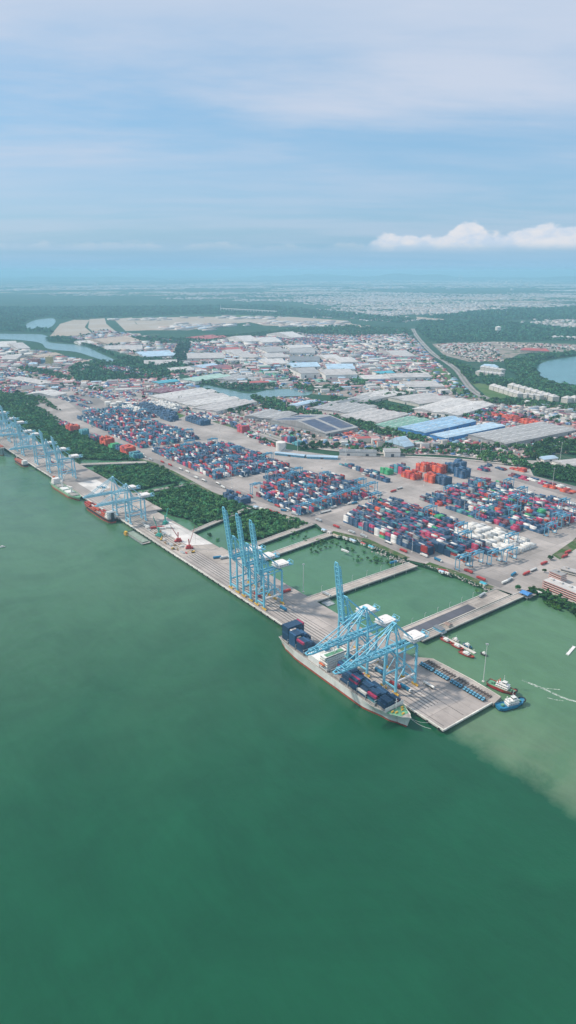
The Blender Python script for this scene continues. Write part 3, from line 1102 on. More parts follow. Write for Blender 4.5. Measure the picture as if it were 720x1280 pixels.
# ---- container ship
SU, SVc, SL, SB, SD = 126.0, -18.5, 205.0, 30.0, 11.0
ship = empty('container_ship', (*W(SU, SVc), 0), RZ - math.radians(1.2), 'long pale grey container ship with red waterline moored under the blue cranes', 'container ship')
hull(ship, SL, SB, SD, 2.3, ('hullred', 'hullwhite', 'deckgrey'), 3.0)
MB().prism([(-11.5, -81), (11.5, -81), (8.0, -90), (3.2, -97), (-3.2, -97), (-8.0, -90)], SD + .3, SD + 1.1).build('foredeck', M['deckgreen'], ship)
mb = MB()
for x, y in ((-4, -87), (4, -87), (0, -92), (-6.5, -84), (6.5, -84)):
    mb.tube((x - 1.2, y, SD + 2.0), (x + 1.2, y, SD + 2.0), .8, 8)
    mb.cbox((x, y, SD + 1.5), (3, 1.2, .8))
mb.build('mooring_winch', M['yellow'], ship)
MB().beam((-12.6, -80, SD + 3), (12.6, -79.2, SD + 3), .5, 4.6).build('breakwater', M['white'], ship)
mb = MB()
mb.tube((0, -82, SD + 1), (0, -82, SD + 13), .35, 6)
mb.beam((-2, -82, SD + 10), (2, -82, SD + 10), .25)
mb.tube((0, -79.6, SD + 1), (0, -82, SD + 8), .2, 6)
mb.build('foremast', M['white'], ship)
# hatch coamings and lashing bridges
BAYS = [-72, -58.5, -45, -31.5, -17.5, -4, 60, 75, 90]
for b in BAYS:
    hw = 12.8 if b > -65 else 10.5
    MB().box(-hw, b - 6.2, SD - .9, hw, b + 6.2, SD + 1.6).build('hatch_cover', M['deckgrey'], ship)
for b in [x - 6.8 for x in BAYS[1:6]] + [3.2, 52.6, 67.5, 82.5]:
    mb = MB()
    for x in (-13.2, -6.6, 0, 6.6, 13.2):
        mb.beam((x, b, SD), (x, b, SD + 6.5), .35)
    mb.box(-13.4, b - .3, SD + 6.3, 13.4, b + .3, SD + 6.6)
    mb.box(-13.4, b - .3, SD + 3.3, 13.4, b + .3, SD + 3.5)
    mb.build('lashing_bridge', M['steel'], ship)
so, zt = house(ship, -12.5, 11, 12.5, 24, SD, 5, 'white', 2.9, .15)
mb = MB()
mb.box(-14.9, 11.4, zt, 14.9, 18, zt + 2.7)
mb.box(-15.2, 11.1, zt + 2.7, 15.2, 18.4, zt + 2.95)
br = mb.build('bridge', M['white'], so)
mb = MB()
for i in range(18):
    x = -14 + i * 1.65
    mb.box(x - .6, 11.32, zt + 1.1, x + .6, 11.39, zt + 2.2)
mb.build('window', M['glass'], br)
MB().box(-12, 12, zt + 2.96, 12, 17.5, zt + 3.2).build('monkey_deck', M['deckgreen'], so)
mb = MB()
mb.tube((0, 14, zt + 3), (0, 14, zt + 11), .4, 6)
mb.beam((-3, 14, zt + 8), (3, 14, zt + 8), .3)
mb.beam((-1.6, 14, zt + 9.7), (1.6, 14, zt + 9.9), .5, .3)
mb.tube((-5, 15, zt + 3), (-5, 15, zt + 7), .15, 5)
mb.tube((5, 15, zt + 3), (5, 15, zt + 6.5), .15, 5)
mb.tube((3, 16, zt + 3.2), (3, 16, zt + 4.6), 1.0, 10)
mb.build('radar_mast', M['white'], ship)
mb = MB()
mb.taper(-5.5, 24, SD, 5.5, 34, SD + 15, .85)
mb.build('funnel_casing', M['white'], ship)
mb = MB()
mb.taper(-3.2, 25.6, SD + 15, 3.2, 31, SD + 20, .85)
for x in (-1, 1):
    mb.tube((x, 28.5, SD + 19.5), (x, 28.5, SD + 22), .45, 8)
mb.build('funnel', M['hullblue'], ship)
MB().box(-13, 24, SD - .5, 13, 44, SD + 7).build('engine_casing', M['white'], ship)
for sx in (-1, 1):
    mb = MB()
    mb.tube((sx * 13.9, 14.5, SD + 6.4), (sx * 13.9, 21.5, SD + 6.4), 1.25, 8)
    mb.tube((sx * 13.9, 13.3, SD + 6.6), (sx * 13.9, 14.5, SD + 6.4), .4, 8, 0, 1.25)
    mb.tube((sx * 13.9, 21.5, SD + 6.4), (sx * 13.9, 22.7, SD + 6.6), 1.25, 8, 0, .4)
    lb = mb.build('lifeboat', M['orange'], ship)
    mb = MB()
    for y in (15, 21):
        mb.beam((sx * 12.6, y, SD + 4), (sx * 14.9, y, SD + 9), .3)
    mb.build('davit', M['white'], lb)
mb = MB()
railing(mb, [(-14.7, 96, SD), (-14.9, 60, SD), (-14.9, -55, SD), (-13.2, -74, SD + .5)])
railing(mb, [(14.7, 96, SD), (14.9, 60, SD), (14.9, -55, SD), (13.2, -74, SD + .5)])
mb.build('railing', M['white'], ship)
mb = MB()
for y0, y1, xx in ((-99, -118, 12), (-98, -110, 17), (101, 116, 14)):
    for k in range(8):
        a, b = k / 8, (k + 1) / 8
        f = lambda s: (1 + (xx - 1) * s, y0 + (y1 - y0) * s, SD + 1 - (SD - 4.5) * s - 2.2 * math.sin(PI * s))
        mb.tube(f(a), f(b), .12, 5)
mb.build('mooring_line', M['white'], ship)

# ------------------------------------------------------------------ containers
CC = dict(navy=(0.020, 0.062, 0.128), blue=(0.030, 0.100, 0.205), teal=(0.06, 0.25, 0.29), magenta=(0.42, 0.035, 0.105), red=(0.42, 0.04, 0.035), maroon=(0.17, 0.035, 0.05),
          orange=(0.58, 0.085, 0.035), white=(0.66, 0.64, 0.60), green=(0.04, 0.33, 0.13), grey=(0.28, 0.30, 0.31), cream=(0.62, 0.50, 0.36))
CNAME = dict(navy='dark navy', blue='mid blue', teal='teal', magenta='crimson', red='red', maroon='maroon', orange='orange', white='white', green='green', grey='grey', cream='cream')
CL, CB_, CHh = 12.19, 2.44, 2.6


def container_mesh(c):
    mb = MB()
    L, B, Hh = CL / 2, CB_ / 2, CHh
    mb.box(-B + .06, -L + .08, .12, B - .06, L - .08, Hh - .05)
    for sx in (-1, 1):
        for sy in (-1, 1):
            mb.cbox((sx * (B - .08), sy * (L - .09), Hh / 2), (.16, .18, Hh))
        mb.box(sx * B - .06, -L + .18, 0, sx * B + .0 * sx + .06, L - .18, .16) if False else None
        n = 14
        for k in range(n):
            y = -L + .7 + k * (2 * L - 1.4) / (n - 1)
            mb.box(min(sx * (B - .06), sx * (B - .01)), y - .22, .16, max(sx * (B - .06), sx * (B - .01)), y + .22, Hh - .14)
    for sy in (-1, 1):
        mb.box(-B + .16, min(sy * (L - .08), sy * (L - .02)), .02, B - .16, max(sy * (L - .08), sy * (L - .02)), .2)
        mb.box(-B + .16, min(sy * (L - .08), sy * (L - .02)), Hh - .16, B - .16, max(sy * (L - .08), sy * (L - .02)), Hh - .02)
    for x in (-.75, -.3, .3, .75):
        mb.box(x - .03, L - .08, .2, x + .03, L, Hh - .2)
    for k in range(6):
        y = -L + 1.2 + k * 1.95
        mb.box(-B + .25, y - .35, Hh - .05, B - .25, y + .35, Hh - .015)
    return mb.mesh('container', paint('container_' + c, CC[c], 0.5, 0.2, 0.35, dirt=(0.2, 0.13, 0.1), dirtamt=0.2))


CM = {c: container_mesh(c) for c in CC}
placed = {}


def container(x, y, z, rz, c, label, group):
    o = D.objects.new('shipping_container', CM[c])
    o.location = (x, y, z)
    o.rotation_euler = (0, 0, rz)
    COL.objects.link(o)
    return tag(o, label, 'container', group)


def pick(pal):
    tot = sum(w for _, w in pal)
    r = R.random() * tot
    for c, w in pal:
        r -= w
        if r <= 0:
            return c
    return pal[-1][0]


PSHIP = [('navy', 66), ('blue', 16), ('magenta', 7), ('maroon', 6), ('teal', 3)]
srz = ship.rotation_euler[2]
cs, sn = math.cos(srz), math.sin(srz)
BAYN = {-72: 'bow', -58.5: 'second', -45: 'third', -31.5: 'fourth', -17.5: 'fifth', -4: 'sixth', 60: 'third last', 75: 'second last', 90: 'stern'}
#        bay: heights from the sea side (-x) to the quay side, 0 = bare hatch
LOAD = {-72: [2, 3, 3, 3, 2, 3, 2, 2], -58.5: [3, 4, 4, 3, 3, 3, 3, 2, 1], -45: [2, 3, 4, 4, 4, 3, 2, 2, 2, 0], -31.5: [5, 5, 5, 5, 3, 3, 3, 2, 1, 0],
        -17.5: [1, 3, 4, 5, 5, 5, 4, 3, 2, 0], -4: [0, 0, 2, 5, 5, 5, 5, 4, 3, 2],
        60: [5, 5, 5, 5, 4, 4, 3, 2, 0, 0], 75: [6, 6, 6, 6, 6, 5, 5, 4, 3, 0], 90: [7, 7, 7, 7, 7, 7, 7, 7, 7]}
NSHIP = 0
for b, hs in LOAD.items():
    nrow = len(hs)
    for r_, h in enumerate(hs):
        for k in range(h):
            # inner boxes that nothing shows are left out
            left = hs[r_ - 1] if r_ > 0 else 0
            if k < h - 1 and k < left and r_ not in (0, nrow - 1):
                nb = LOAD[BAYS[BAYS.index(b) - 1]] if b not in (-72, 60) else []
                if r_ < len(nb) and k < nb[min(r_, len(nb) - 1)]:
                    continue
            x = (r_ - (nrow - 1) / 2) * 2.58
            z = SD + 1.66 + k * 2.62
            c = pick(PSHIP) if b < 50 else R.choice(('navy', 'navy', 'navy', 'blue'))
            if b == -45 and r_ == 0 and k == 1:
                c = 'white'
            if b == -31.5 and r_ == 0 and k in (3,):
                c = 'magenta'
            if b == 90 and k == 6 and r_ == 8:
                c = 'magenta'
            if b == -4 and r_ == 3 and k in (2, 3):
                c = 'magenta'
            if b == 75 and r_ == 0:
                c = 'magenta' if k == 4 and 0 else 'blue'
            if b == 60 and r_ == 0 and k == 4:
                c = 'magenta'
            X = ship.location[0] + x * cs - b * sn
            Y = ship.location[1] + x * sn + b * cs
            lab = '%s container, %s tier, %s row from the sea side, %s bay aboard ship' % (CNAME[c], ORD[k + 1], ORD[r_ + 1], BAYN[b])
            container(X, Y, z, srz, c, lab, 'containers loaded on the container ship')
            NSHIP += 1

PMIX = [('navy', 60), ('blue', 14), ('teal', 6), ('magenta', 10), ('red', 5), ('maroon', 9), ('orange', 2), ('white', 9), ('green', 1.5), ('grey', 6)]
PPINK = [('navy', 34), ('blue', 16), ('teal', 6), ('magenta', 20), ('red', 2), ('maroon', 15), ('orange', 2), ('white', 7), ('green', 4), ('grey', 5)]
PWHITE = [('white', 12), ('grey', 1)]
PRED = [('orange', 8), ('red', 5), ('maroon', 1)]
PBLUE = [('navy', 7), ('blue', 3)]
PVIV = [('navy', 46), ('blue', 16), ('teal', 4), ('magenta', 8), ('maroon', 8), ('white', 9), ('red', 5), ('grey', 4), ('orange', 2)]
recs = []


def block(name, u0, u1, v0, rows, pal, hi=4, dens=.93, dv=0.0, clump=True):
    """one stack block: rows of boxes side by side (v), bays along u"""
    nb = int((u1 - u0) / 12.9)
    hmap = {}
    base = [max(0, min(hi, round(hi * dens + R.gauss(-.2, .8)))) for _ in range(nb + 1)]
    runc = None
    for i in range(nb):
        for r_ in range(rows):
            h = max(0, min(hi + 1, base[i] + R.choice((-1, 0, 0, 0, 0, 1))))
            if R.random() > dens + .04:
                h = R.choice((0, 0, 1))
            for k in range(h):
                if runc is None or R.random() < .3:
                    runc = pick(pal)
                hmap[(i, r_, k)] = runc
    for (i, r_, k), c in hmap.items():
        top = (i, r_, k + 1) not in hmap
        front = (i, r_ - 1, k) not in hmap
        end = (i - 1, r_, k) not in hmap
        u, v = u0 + 6.4 + i * 12.9, v0 + r_ * 2.75 + dv * i
        recs.append((name, i, r_, k, u, v, c, top or front or end))


Y1V = 306
for j in range(6):
    a = (240, 258, 222, 214, 214, 214)[j]
    block('nearest yard, %s block' % ORD[j + 1], (300, 250, 262, 240, 350, 352)[j], (500, 512, 520, 530, 540, 545)[j], Y1V + j * 26.5, 7, PMIX, (5, 5, 4, 4, 4, 4)[j], .95)
for k in range(9):
    block('reefer rows', 222 + k * 14, 222 + k * 14 + 13, 405 + (k % 3) * 3, 10, PWHITE, 3, .93)
    block('reefer rows', 222 + k * 14, 222 + k * 14 + 13, 438 + (k % 3) * 3, 14, PWHITE, 3, .93)
for j in range(8):
    block('crimson yard, %s block' % ORD[j + 1], 250 + (j > 5) * 20 + (30 if j < 1 else 0), 505 + j * 2, 505 + j * 26.5, 7, PPINK, (3, 4, 4, 4, 4, 3, 3, 3)[j], .85)
for j in range(8):
    block('middle yard, %s block' % ORD[j + 1], 566 + (0 if j < 7 else 60), (716, 745, 770, 800, 820, 820, 780, 740)[j], 268 + j * 26.5, 7, PVIV, 4, .9)
for j in range(7):
    block('long yard, %s block' % ORD[j + 1], 850 - (j > 1) * 20, (1150, 1150, 1160, 1150, 1140, 1130, 1120)[j], 262 + j * 27, 7, PVIV, 4, .9)
for j in range(6):
    block('far yard, %s block' % ORD[j + 1], 1190, (1400, 1420, 1440, 1440, 1460, 1460)[j], 256 + j * 29, 7, PVIV, 4, .8)
for j in range(8):
    block('farthest yard, %s block' % ORD[j + 1], 1430 + j * 14, 1660 + j * 16, 262 + j * 30, 7, PVIV, 4, .8)
for j in range(3):
    block('far white rows', 1500 + j * 40, 1720, 500 + j * 30, 8, PWHITE if j else PBLUE, 5, .9)
block('far white rows', 1590, 1700, 430, 10, PWHITE, 5, .95)
block('blue depot', 1440, 1640, 470, 9, PBLUE, 6, .95)
block('blue depot', 1330, 1430, 505, 12, PBLUE, 5, .95)
# empties depots
for (px, py, n, rows, pal, hi) in ((500, 590, 3, 9, PVIV, 6), (515, 597, 3, 9, PRED, 5), (530, 588, 2, 9, PRED, 6), (547, 590, 3, 8, PRED, 7), (540, 602, 2, 8, PRED, 6), (552, 604, 3, 8, PBLUE, 6), (565, 590, 2, 7, PBLUE, 8),
                                   (578, 596, 2, 9, PBLUE, 7), (575, 585, 2, 6, [('blue', 1), ('navy', 1)], 6), (470, 598, 6, 4, PVIV, 3), (455, 590, 7, 4, PVIV, 3), (440, 585, 6, 3, PPINK, 2), (484, 592, 2, 6, [('green', 1)], 4),
                                   (605, 588, 2, 5, PVIV, 2), (648, 588, 3, 4, PRED, 2), (92, 538, 3, 10, PRED, 6), (120, 549, 3, 8, PPINK, 4), (135, 556, 3, 9, PRED, 7), (144, 560, 2, 8, [('green', 1)], 5), (153, 563, 2, 8, PBLUE, 4), (161, 567, 3, 9, PRED, 7),
                                   (171, 572, 2, 9, [('teal', 1), ('blue', 1)], 5), (80, 531, 4, 8, PPINK, 3), (289, 623, 2, 7, PBLUE, 5), (304, 628, 2, 8, PBLUE, 5), (106, 543, 2, 7, [('teal', 1)], 5),
                                   (300, 535, 5, 7, PPINK, 4), (305, 540, 2, 9, [('red', 1), ('magenta', 1)], 7), (280, 527, 7, 6, PPINK, 2), (362, 552, 3, 8, PPINK, 5), (372, 556, 2, 6, [('teal', 1)], 4), (210, 525, 5, 6, PBLUE, 3)):
    u, v = UV(px, py)
    block('empties depot', u - n * 6.5, u + n * 6.5, v - rows * 1.4, rows, pal, hi, .97)
for (px, py, n, rows, pal, hi) in ((200, 425, 30, 16, PPINK, 4), (110, 425, 30, 40, PPINK, 3), (265, 437, 40, 36, PPINK, 4), (375, 425, 40, 50, PPINK, 3), (400, 428, 30, 50, PPINK, 3), (150, 465, 24, 30, PPINK, 4), (172, 467, 24, 30, PPINK, 4),
                                   (340, 470, 16, 16, [('green', 2), ('teal', 1)], 4), (355, 473, 10, 16, PPINK, 4), (480, 447, 24, 30, PPINK, 4), (465, 443, 30, 20, PVIV, 3), (15, 470, 20, 20, PVIV, 4), (15, 490, 14, 14, PPINK, 3),
                                   (600, 522, 16, 14, PPINK, 3), (620, 518, 16, 14, PPINK, 3), (640, 524, 14, 12, PRED, 3), (655, 528, 10, 14, PRED, 3), (660, 522, 12, 10, PPINK, 2), (450, 548, 12, 8, PRED, 3), (470, 551, 8, 8, PPINK, 2),
                                   (435, 553, 10, 6, PPINK, 2), (70, 485, 14, 14, PPINK, 1), (260, 520, 8, 6, PVIV, 2), (320, 547, 6, 8, PPINK, 3), (335, 556, 5, 6, PVIV, 2), (240, 517, 8, 5, PPINK, 2), (225, 512, 7, 5, PVIV, 2), (100, 500, 14, 8, PVIV, 1), (110, 510, 12, 6, PPINK, 1), (85, 500, 8, 10, PVIV, 1), (60, 490, 14, 10, PPINK, 2), (30, 482, 12, 16, PVIV, 3), (130, 494, 12, 12, PPINK, 2), (160, 493, 8, 8, PVIV, 3), (620, 585, 4, 5, PVIV, 1), (655, 598, 5, 8, PPINK, 1), (690, 607, 6, 8, PVIV, 1), (700, 612, 5, 8, PRED, 1), (675, 602, 6, 6, PPINK, 1), (160, 482, 10, 14, PPINK, 4), (405, 541, 6, 6, PRED, 2), (420, 543, 6, 6, PPINK, 2), (350, 462, 18, 12, PPINK, 3)):
    u, v = UV(px, py)
    block('inland depot', u - n * 6.5, u + n * 6.5, v - rows * 1.4, rows, pal, hi, .8)

cam_uv = UV(360, 1279.0)
exposed = []
for q in recs:
    X, Y = W(q[4], q[5])
    d = X * X + Y * Y
    exposed.append((d if q[7] else d + 1e9, q))
exposed.sort(key=lambda e: e[0])
NEAR = max(0, 300 - NSHIP)
for i, (_, q) in enumerate(exposed[:NEAR]):
    name, bi, r_, k, u, v, c, _e = q
    container(*W(u, v), 4.72 + k * 2.61, RZ, c, '%s container, %s tier, %s row, %s stack from road, %s' % (CNAME[c], ORD[k + 1], ORD[r_ + 1], ORD[bi + 1], name), 'containers stacked in the nearest yard')
it = []
for _, q in exposed[NEAR:]:
    name, bi, r_, k, u, v, c, ex = q
    if not ex:
        continue
    X, Y = W(u, v)
    f = R.uniform(.78, 1.2)
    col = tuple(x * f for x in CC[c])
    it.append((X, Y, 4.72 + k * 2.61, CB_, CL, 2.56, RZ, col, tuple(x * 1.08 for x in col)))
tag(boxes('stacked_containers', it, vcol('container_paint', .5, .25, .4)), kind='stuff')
print('ship boxes', NSHIP, 'yard', len(recs), 'individual', NEAR)

# ------------------------------------------------------------------ yard cranes


def rtg_make():
    t = empty('yard_crane', (0, 0, 0), 0, '', 'yard crane', 'blue rubber tyred cranes over the container stacks')
    s, w, h = 11.8, 3.6, 19.0
    for x in (-s, s):
        mb = MB()
        mb.box(x - .5, -w - 1.5, 1.3, x + .5, w + 1.5, 2.4)
        for y in (-w - .6, w + .6):
            mb.tube((x - .45, y, .8), (x + .45, y, .8), .8, 10, 1)
            mb.cbox((x, y, 1.9), (1.3, 1.3, .8), 2)
        o = mb.build('wheeled_sill_beam', [M['rtg'], M['black'], M['orange']], t)
        for y in (-w, w):
            MB().beam((x, y, 2.3), (x, y, h), .9).build('leg', M['rtg'], t)
        mb = MB()
        mb.box(x - .35, -w, h - 3, x + .35, w, h - 2.3)
        mb.build('tie_beam', M['rtg'], t)
    for y in (-w, w):
        MB().box(-s - 1.2, y - .6, h, s + 1.2, y + .6, h + 1.8).build('girder', M['rtg'], t)
    mb = MB()
    mb.box(-4.6, -w - .3, h + 1.85, 1.5, w + .3, h + 2.5)
    mb.cbox((-2, 0, h + 3.2), (3.4, 4, 1.4))
    tr = mb.build('trolley', M['rtg'], t)
    mb = MB()
    mb.box(-5.6, -1.1, h - 2.3, -3.8, 1.1, h - .2)
    mb.build('cab', M['white'], tr)
    mb = MB()
    for x in (-3, 0):
        for y in (-1, 1):
            mb.beam((x, y, h + 2), (x, y, h - 6), .12)
    mb.box(-2.9, -6, h - 6.8, -.1, 6, h - 6.1)
    mb.build('spreader', M['orange'], tr)
    MB().box(s + .6, -2, 2.4, s + 2.4, 2, 5).build('generator', M['white'], t)
    return t


rt = rtg_make()
RP = []
for j, u in ((0, 238), (1, 235), (2, 222), (3, 214), (3, 300), (4, 330), (5, 250), (5, 420), (4, 535)):
    RP.append((u, Y1V + 8.2 + j * 26.5, 'nearest yard'))
for j, u in ((1, 240), (3, 262), (5, 255), (2, 330), (4, 350), (4, 370), (6, 390), (3, 395), (6, 300), (0, 360), (2, 480), (7, 440), (5, 470), (3, 250)):
    RP.append((u, 513 + j * 26.5, 'crimson yard'))
for j, u in [(jj, 566 + 3 * jj) for jj in range(0, 8)] + [(1, 640), (2, 700), (3, 650), (4, 740), (6, 700), (5, 760), (3, 780), (0, 720), (7, 620)]:
    RP.append((u, 276 + j * 26.5, 'middle yard'))
for j, u in ((0, 850), (1, 900), (2, 855), (3, 930), (4, 850), (5, 1000), (6, 900), (0, 1060), (2, 1090), (3, 1120), (5, 1100), (1, 1155), (4, 1040)):
    RP.append((u, 270 + j * 27, 'long yard'))
for j, u in ((0, 1200), (1, 1260), (2, 1200), (3, 1330), (4, 1250), (0, 1380), (5, 1230), (2, 1400), (4, 1420), (0, 1500), (2, 1560), (3, 1480), (5, 1600), (1, 1640), (4, 1620), (6, 1560)):
    RP.append((u, 264 + j * 29, 'far yard'))
seenl = {}
RP.sort(key=lambda q: q[0] ** 2 + q[1] ** 2)
for i, (u, v, nm) in enumerate(RP):
    k = seenl[nm] = seenl.get(nm, 0) + 1
    lab = 'blue four legged yard crane over the %s, %s nearest the wharf corner' % (nm, ORD[k])
    if i == 0:
        rt.location = (*W(u, v), 4.72)
        rt.rotation_euler = (0, 0, RZ)
        rt['label'] = lab
    else:
        dup(rt, (*W(u, v), 4.72), RZ, lab)

# ------------------------------------------------------------------ terminal tractors with empty chassis, trucks


def tractor():
    t = empty('terminal_tractor', (0, 0, 0), 0, '', 'terminal tractor', 'blue terminal tractors parked in a row on the wharf')
    mb = MB()
    mb.box(-1.2, 0, 1.5, 1.2, 1.9, 2.4)
    mb.box(-1.25, 1.9, 1.5, 1.25, 3.9, 3.6)
    c = mb.build('cab', M['rtg'], t)
    MB().box(-1.1, 1.84, 2.5, 1.1, 1.9, 3.4).build('windscreen', M['glass'], c)
    mb = MB()
    for x in (-.55, .55):
        mb.box(x - .15, 4.2, 1.5, x + .15, 15.5, 1.95)
    for k in range(7):
        mb.box(-.9, 5 + k * 1.65, 1.55, .9, 5.3 + k * 1.65, 1.9)
    mb.box(-1.2, 0, 1, 1.2, 5.6, 1.5, 1)
    for y in (1.1, 4.9, 13, 14.6):
        for x in (-1.05, 1.05):
            mb.tube((x - .25, y, .55), (x + .25, y, .55), .55, 10, 1)
    mb.build('chassis', [paint('trailer_brown', (0.13, 0.09, 0.08)), M['black']], t)
    return t


tt = tractor()
i = 0
xs = [92 - k * 3.9 for k in range(5)] + [70.5 - k * 3.9 for k in range(5)] + [48.5 - k * 3.9 for k in range(4)] + [31 - k * 3.9 for k in range(7)]
for i, u in enumerate(xs):
    lab = 'blue terminal tractor with brown chassis, %s in the parked row counted from the crane' % ORD[i + 1]
    loc = (*W(u, 66.5), 4.76)
    if i == 0:
        tt.location = loc
        tt.rotation_euler = (0, 0, RZ - PI / 2)
        tt['label'] = lab
    else:
        dup(tt, loc, RZ - PI / 2, lab)


def truck(c, body, nm='lorry', tank=False):
    t = empty(nm, (0, 0, 0), 0, '', 'lorry', 'lorries on the wharf and yard roads')
    mb = MB()
    mb.box(-1.2, 0, .9, 1.2, 2.2, 3.1)
    cb = mb.build('cab', M[c], t)
    MB().box(-1.1, -.05, 2, 1.1, 0, 2.8).build('windscreen', M['glass'], cb)
    mb = MB()
    if tank:
        mb.tube((0, 2.8, 2.45), (0, 14.8, 2.45), 1.3, 14)
    else:
        mb.box(-1.25, 2.6, 1.2, 1.25, 14.8, 3.9)
    mb.build('tank' if tank else 'cargo_body', M[body] if body in M else CM[body].materials[0], t)
    mb = MB().box(-.9, .3, .75, .9, 14.6, 1.2)
    for y in (1.2, 4.2, 12, 13.4):
        for x in (-1.0, 1.0):
            mb.tube((x - .25, y, .55), (x + .25, y, .55), .55, 10)
    mb.build('wheeled_chassis', M['black'], t)
    return t


TR = {'tank': truck('steel', 'white', tank=True), 'whitebox': truck('white', 'white'), 'red': truck('red', 'red'), 'blue': truck('white', 'hullblue'), 'grey': truck('white', 'steel')}
used = set()


def put_truck(kind, u, v, ang, label, z=4.62):
    ang = math.radians(ang)
    if kind not in used:
        used.add(kind)
        o = TR[kind]
        o.location = (*W(u, v), z)
        o.rotation_euler = (0, 0, RZ + ang)
        o['label'] = label
    else:
        dup(TR[kind], (*W(u, v), z), RZ + ang, label)


put_truck('tank', 66, 44, 180, 'white tanker lorry on the wharf between the crane and the tractors')
put_truck('red', 330, 66, 90, 'red box lorry on the wharf behind the raised cranes')
for k, (kd, u, v, a, where) in enumerate((('whitebox', 668, 20, 12, 'at the wharf edge beside the black hulled ship'), ('whitebox', 648, 40, 60, 'beside the red cargo on the old wharf'), ('whitebox', 640, 52, 40, 'near the pond side of the old wharf'),
                                          ('red', 660, 34, 75, 'between white lorries on the old wharf'), ('red', 655, 41, 68, 'second beside the white lorries on the old wharf'), ('grey', 478, 60, 80, 'at the joint between the two wharves'), ('blue', 484, 52, 70, 'at the joint between the two wharves'),
                                          ('grey', 620, 28, 5, 'by the green mobile crane'), ('grey', 930, 44, 20, 'alone on the far wharf apron'), ('blue', 925, 52, 30, 'beside another lorry on the far wharf apron'),
                                          ('red', 1090, 30, 10, 'under the first raised crane of the far cluster'), ('red', 1180, 32, 0, 'under the second raised crane of the far cluster'), ('blue', 1130, 30, 5, 'between the cranes of the far cluster'))):
    put_truck(kd, u, v, a, {'whitebox': 'white', 'red': 'red', 'grey': 'grey', 'blue': 'blue'}[kd] + ' box lorry ' + where)
for k, (kd, u, v) in enumerate((('blue', 62, 20.5), ('red', 88, 16), ('grey', 104, 25), ('blue', 118, 20.5), ('red', 138, 25), ('blue', 160, 16), ('grey', 186, 20.5), ('blue', 300, 25), ('red', 336, 20.5), ('grey', 362, 29.5))):
    put_truck(kd, u, v, 180 if k % 2 else 0, {'red': 'red', 'grey': 'grey', 'blue': 'blue'}[kd] + ' box lorry in the lanes under the near quay cranes, %s from the wharf end' % ORD[k + 1])
KD = {'whitebox': 'white', 'red': 'red', 'grey': 'grey', 'blue': 'blue', 'tank': 'silver tanker'}
def onroad(u):
    for (a, va), (b, vb) in zip(((1700, 213), (1100, 226), (820, 242), (560, 276), (240, 305)), ((1100, 226), (820, 242), (560, 276), (240, 305), (120, 318))):
        if b <= u <= a:
            return vb + (va - vb) * (u - b) / (a - b)
    return 300
for k in range(34):
    u = 200 + k * 36 + R.uniform(-8, 8)
    kd = R.choice(list(KD))
    put_truck(kd, u, onroad(u) + R.choice((-4.5, 4.5)), R.choice((0, 180)), '%s lorry on the long yard road, %s counted from the wharf end' % (KD[kd], ORD[k + 1]), 4.75)
for k in range(12):
    kd = R.choice(list(KD))
    put_truck(kd, 165 + k * 2.2 + R.uniform(-4, 4), 330 + k * 34, R.choice((90, 270)), '%s lorry on the cross road past the nearest yard, %s from the water' % (KD[kd], ORD[k + 1]), 4.75)
for k in range(10):
    kd = R.choice(list(KD))
    put_truck(kd, 552 + k * 2 + R.uniform(-5, 5), 300 + k * 24, R.choice((90, 270)), '%s lorry on the cross road between the two large yards, %s from the water' % (KD[kd], ORD[k + 1]), 4.75)
for k, (kd, px, py, a) in enumerate((('grey', 413, 746.5, 5), ('blue', 497, 703, 85), ('grey', 606, 743, 100), ('red', 560, 716, 30), ('blue', 645, 717, 100), ('grey', 640, 724, 100), ('whitebox', 436, 692, 10), ('red', 340, 640, 15), ('red', 350, 643, 20), ('blue', 360, 640, 25), ('grey', 372, 645, 10))):
    u, v = UV(px, py, 4.5)
    put_truck(kd, u, v, a, '%s lorry standing %s' % (KD[kd], ('at the wharf end of the trestle', 'crossing onto the trestle behind the pond', 'parked at the end of the dark sheet', 'by the weedy bank', 'waiting on the wide apron', 'second on the wide apron', 'by the pond bank',
                                                                   'in the lorry park by the mangrove', 'in the lorry park, second from the trees', 'in the lorry park, third from the trees', 'in the lorry park, by the road')[k]), 4.62)

# ------------------------------------------------------------------ other vessels


def simple_ship(name, u, v, L, B, zd, mats, label, cat, ang=0.0, boot=1.4, sheer=1.5):
    t = empty(name, (*W(u, v), 0), RZ + math.radians(ang), label, cat)
    hull(t, L, B, zd, boot, mats, sheer)
    return t


# pale green general cargo ship with a cream deck crane (bow towards -u)
s2 = simple_ship('cargo_ship', 965, -17, 142, 21, 6.5, ('hullred', 'hullgreen', 'deckgreen'), 'pale green cargo ship with cream bridge and raised cream deck crane', 'cargo ship', 1.0, 2.6)
o, zt = house(s2, -8, 48, 8, 62, 6, 4, 'cream', 2.8, .6)
MB().taper(-2.5, 62, 6, 2.5, 67, 19, .8).build('funnel', M['orange'], s2)
for y in (-42, -18, 8, 32):
    MB().box(-7, y - 9, 5.6, 7, y + 9, 7.6).build('hatch_cover', M['white'] if y in (8, -18) else M['deckgrey'], s2)
for y in (-30, 21):
    mb = MB()
    mb.tube((0, y, 5.6), (0, y, 17), 1.5, 10)
    mb.cbox((0, y, 18), (3.6, 4, 3))
    pd = mb.build('deck_crane', M['cream'], s2)
    tip = (16, y - 6, 44) if y > 0 else (0, y + 24, 16)
    mb = MB()
    mb.beam((0, y, 18), tip, 2.0, 2.0, 0, 1.2, 1.2)
    mb.build('jib', M['cream'], pd)
mb = MB().tube((0, -62, 6), (0, -62, 17), .4, 6).beam((-2, -62, 13), (2, -62, 13), .3)
mb.build('foremast', M['cream'], s2)
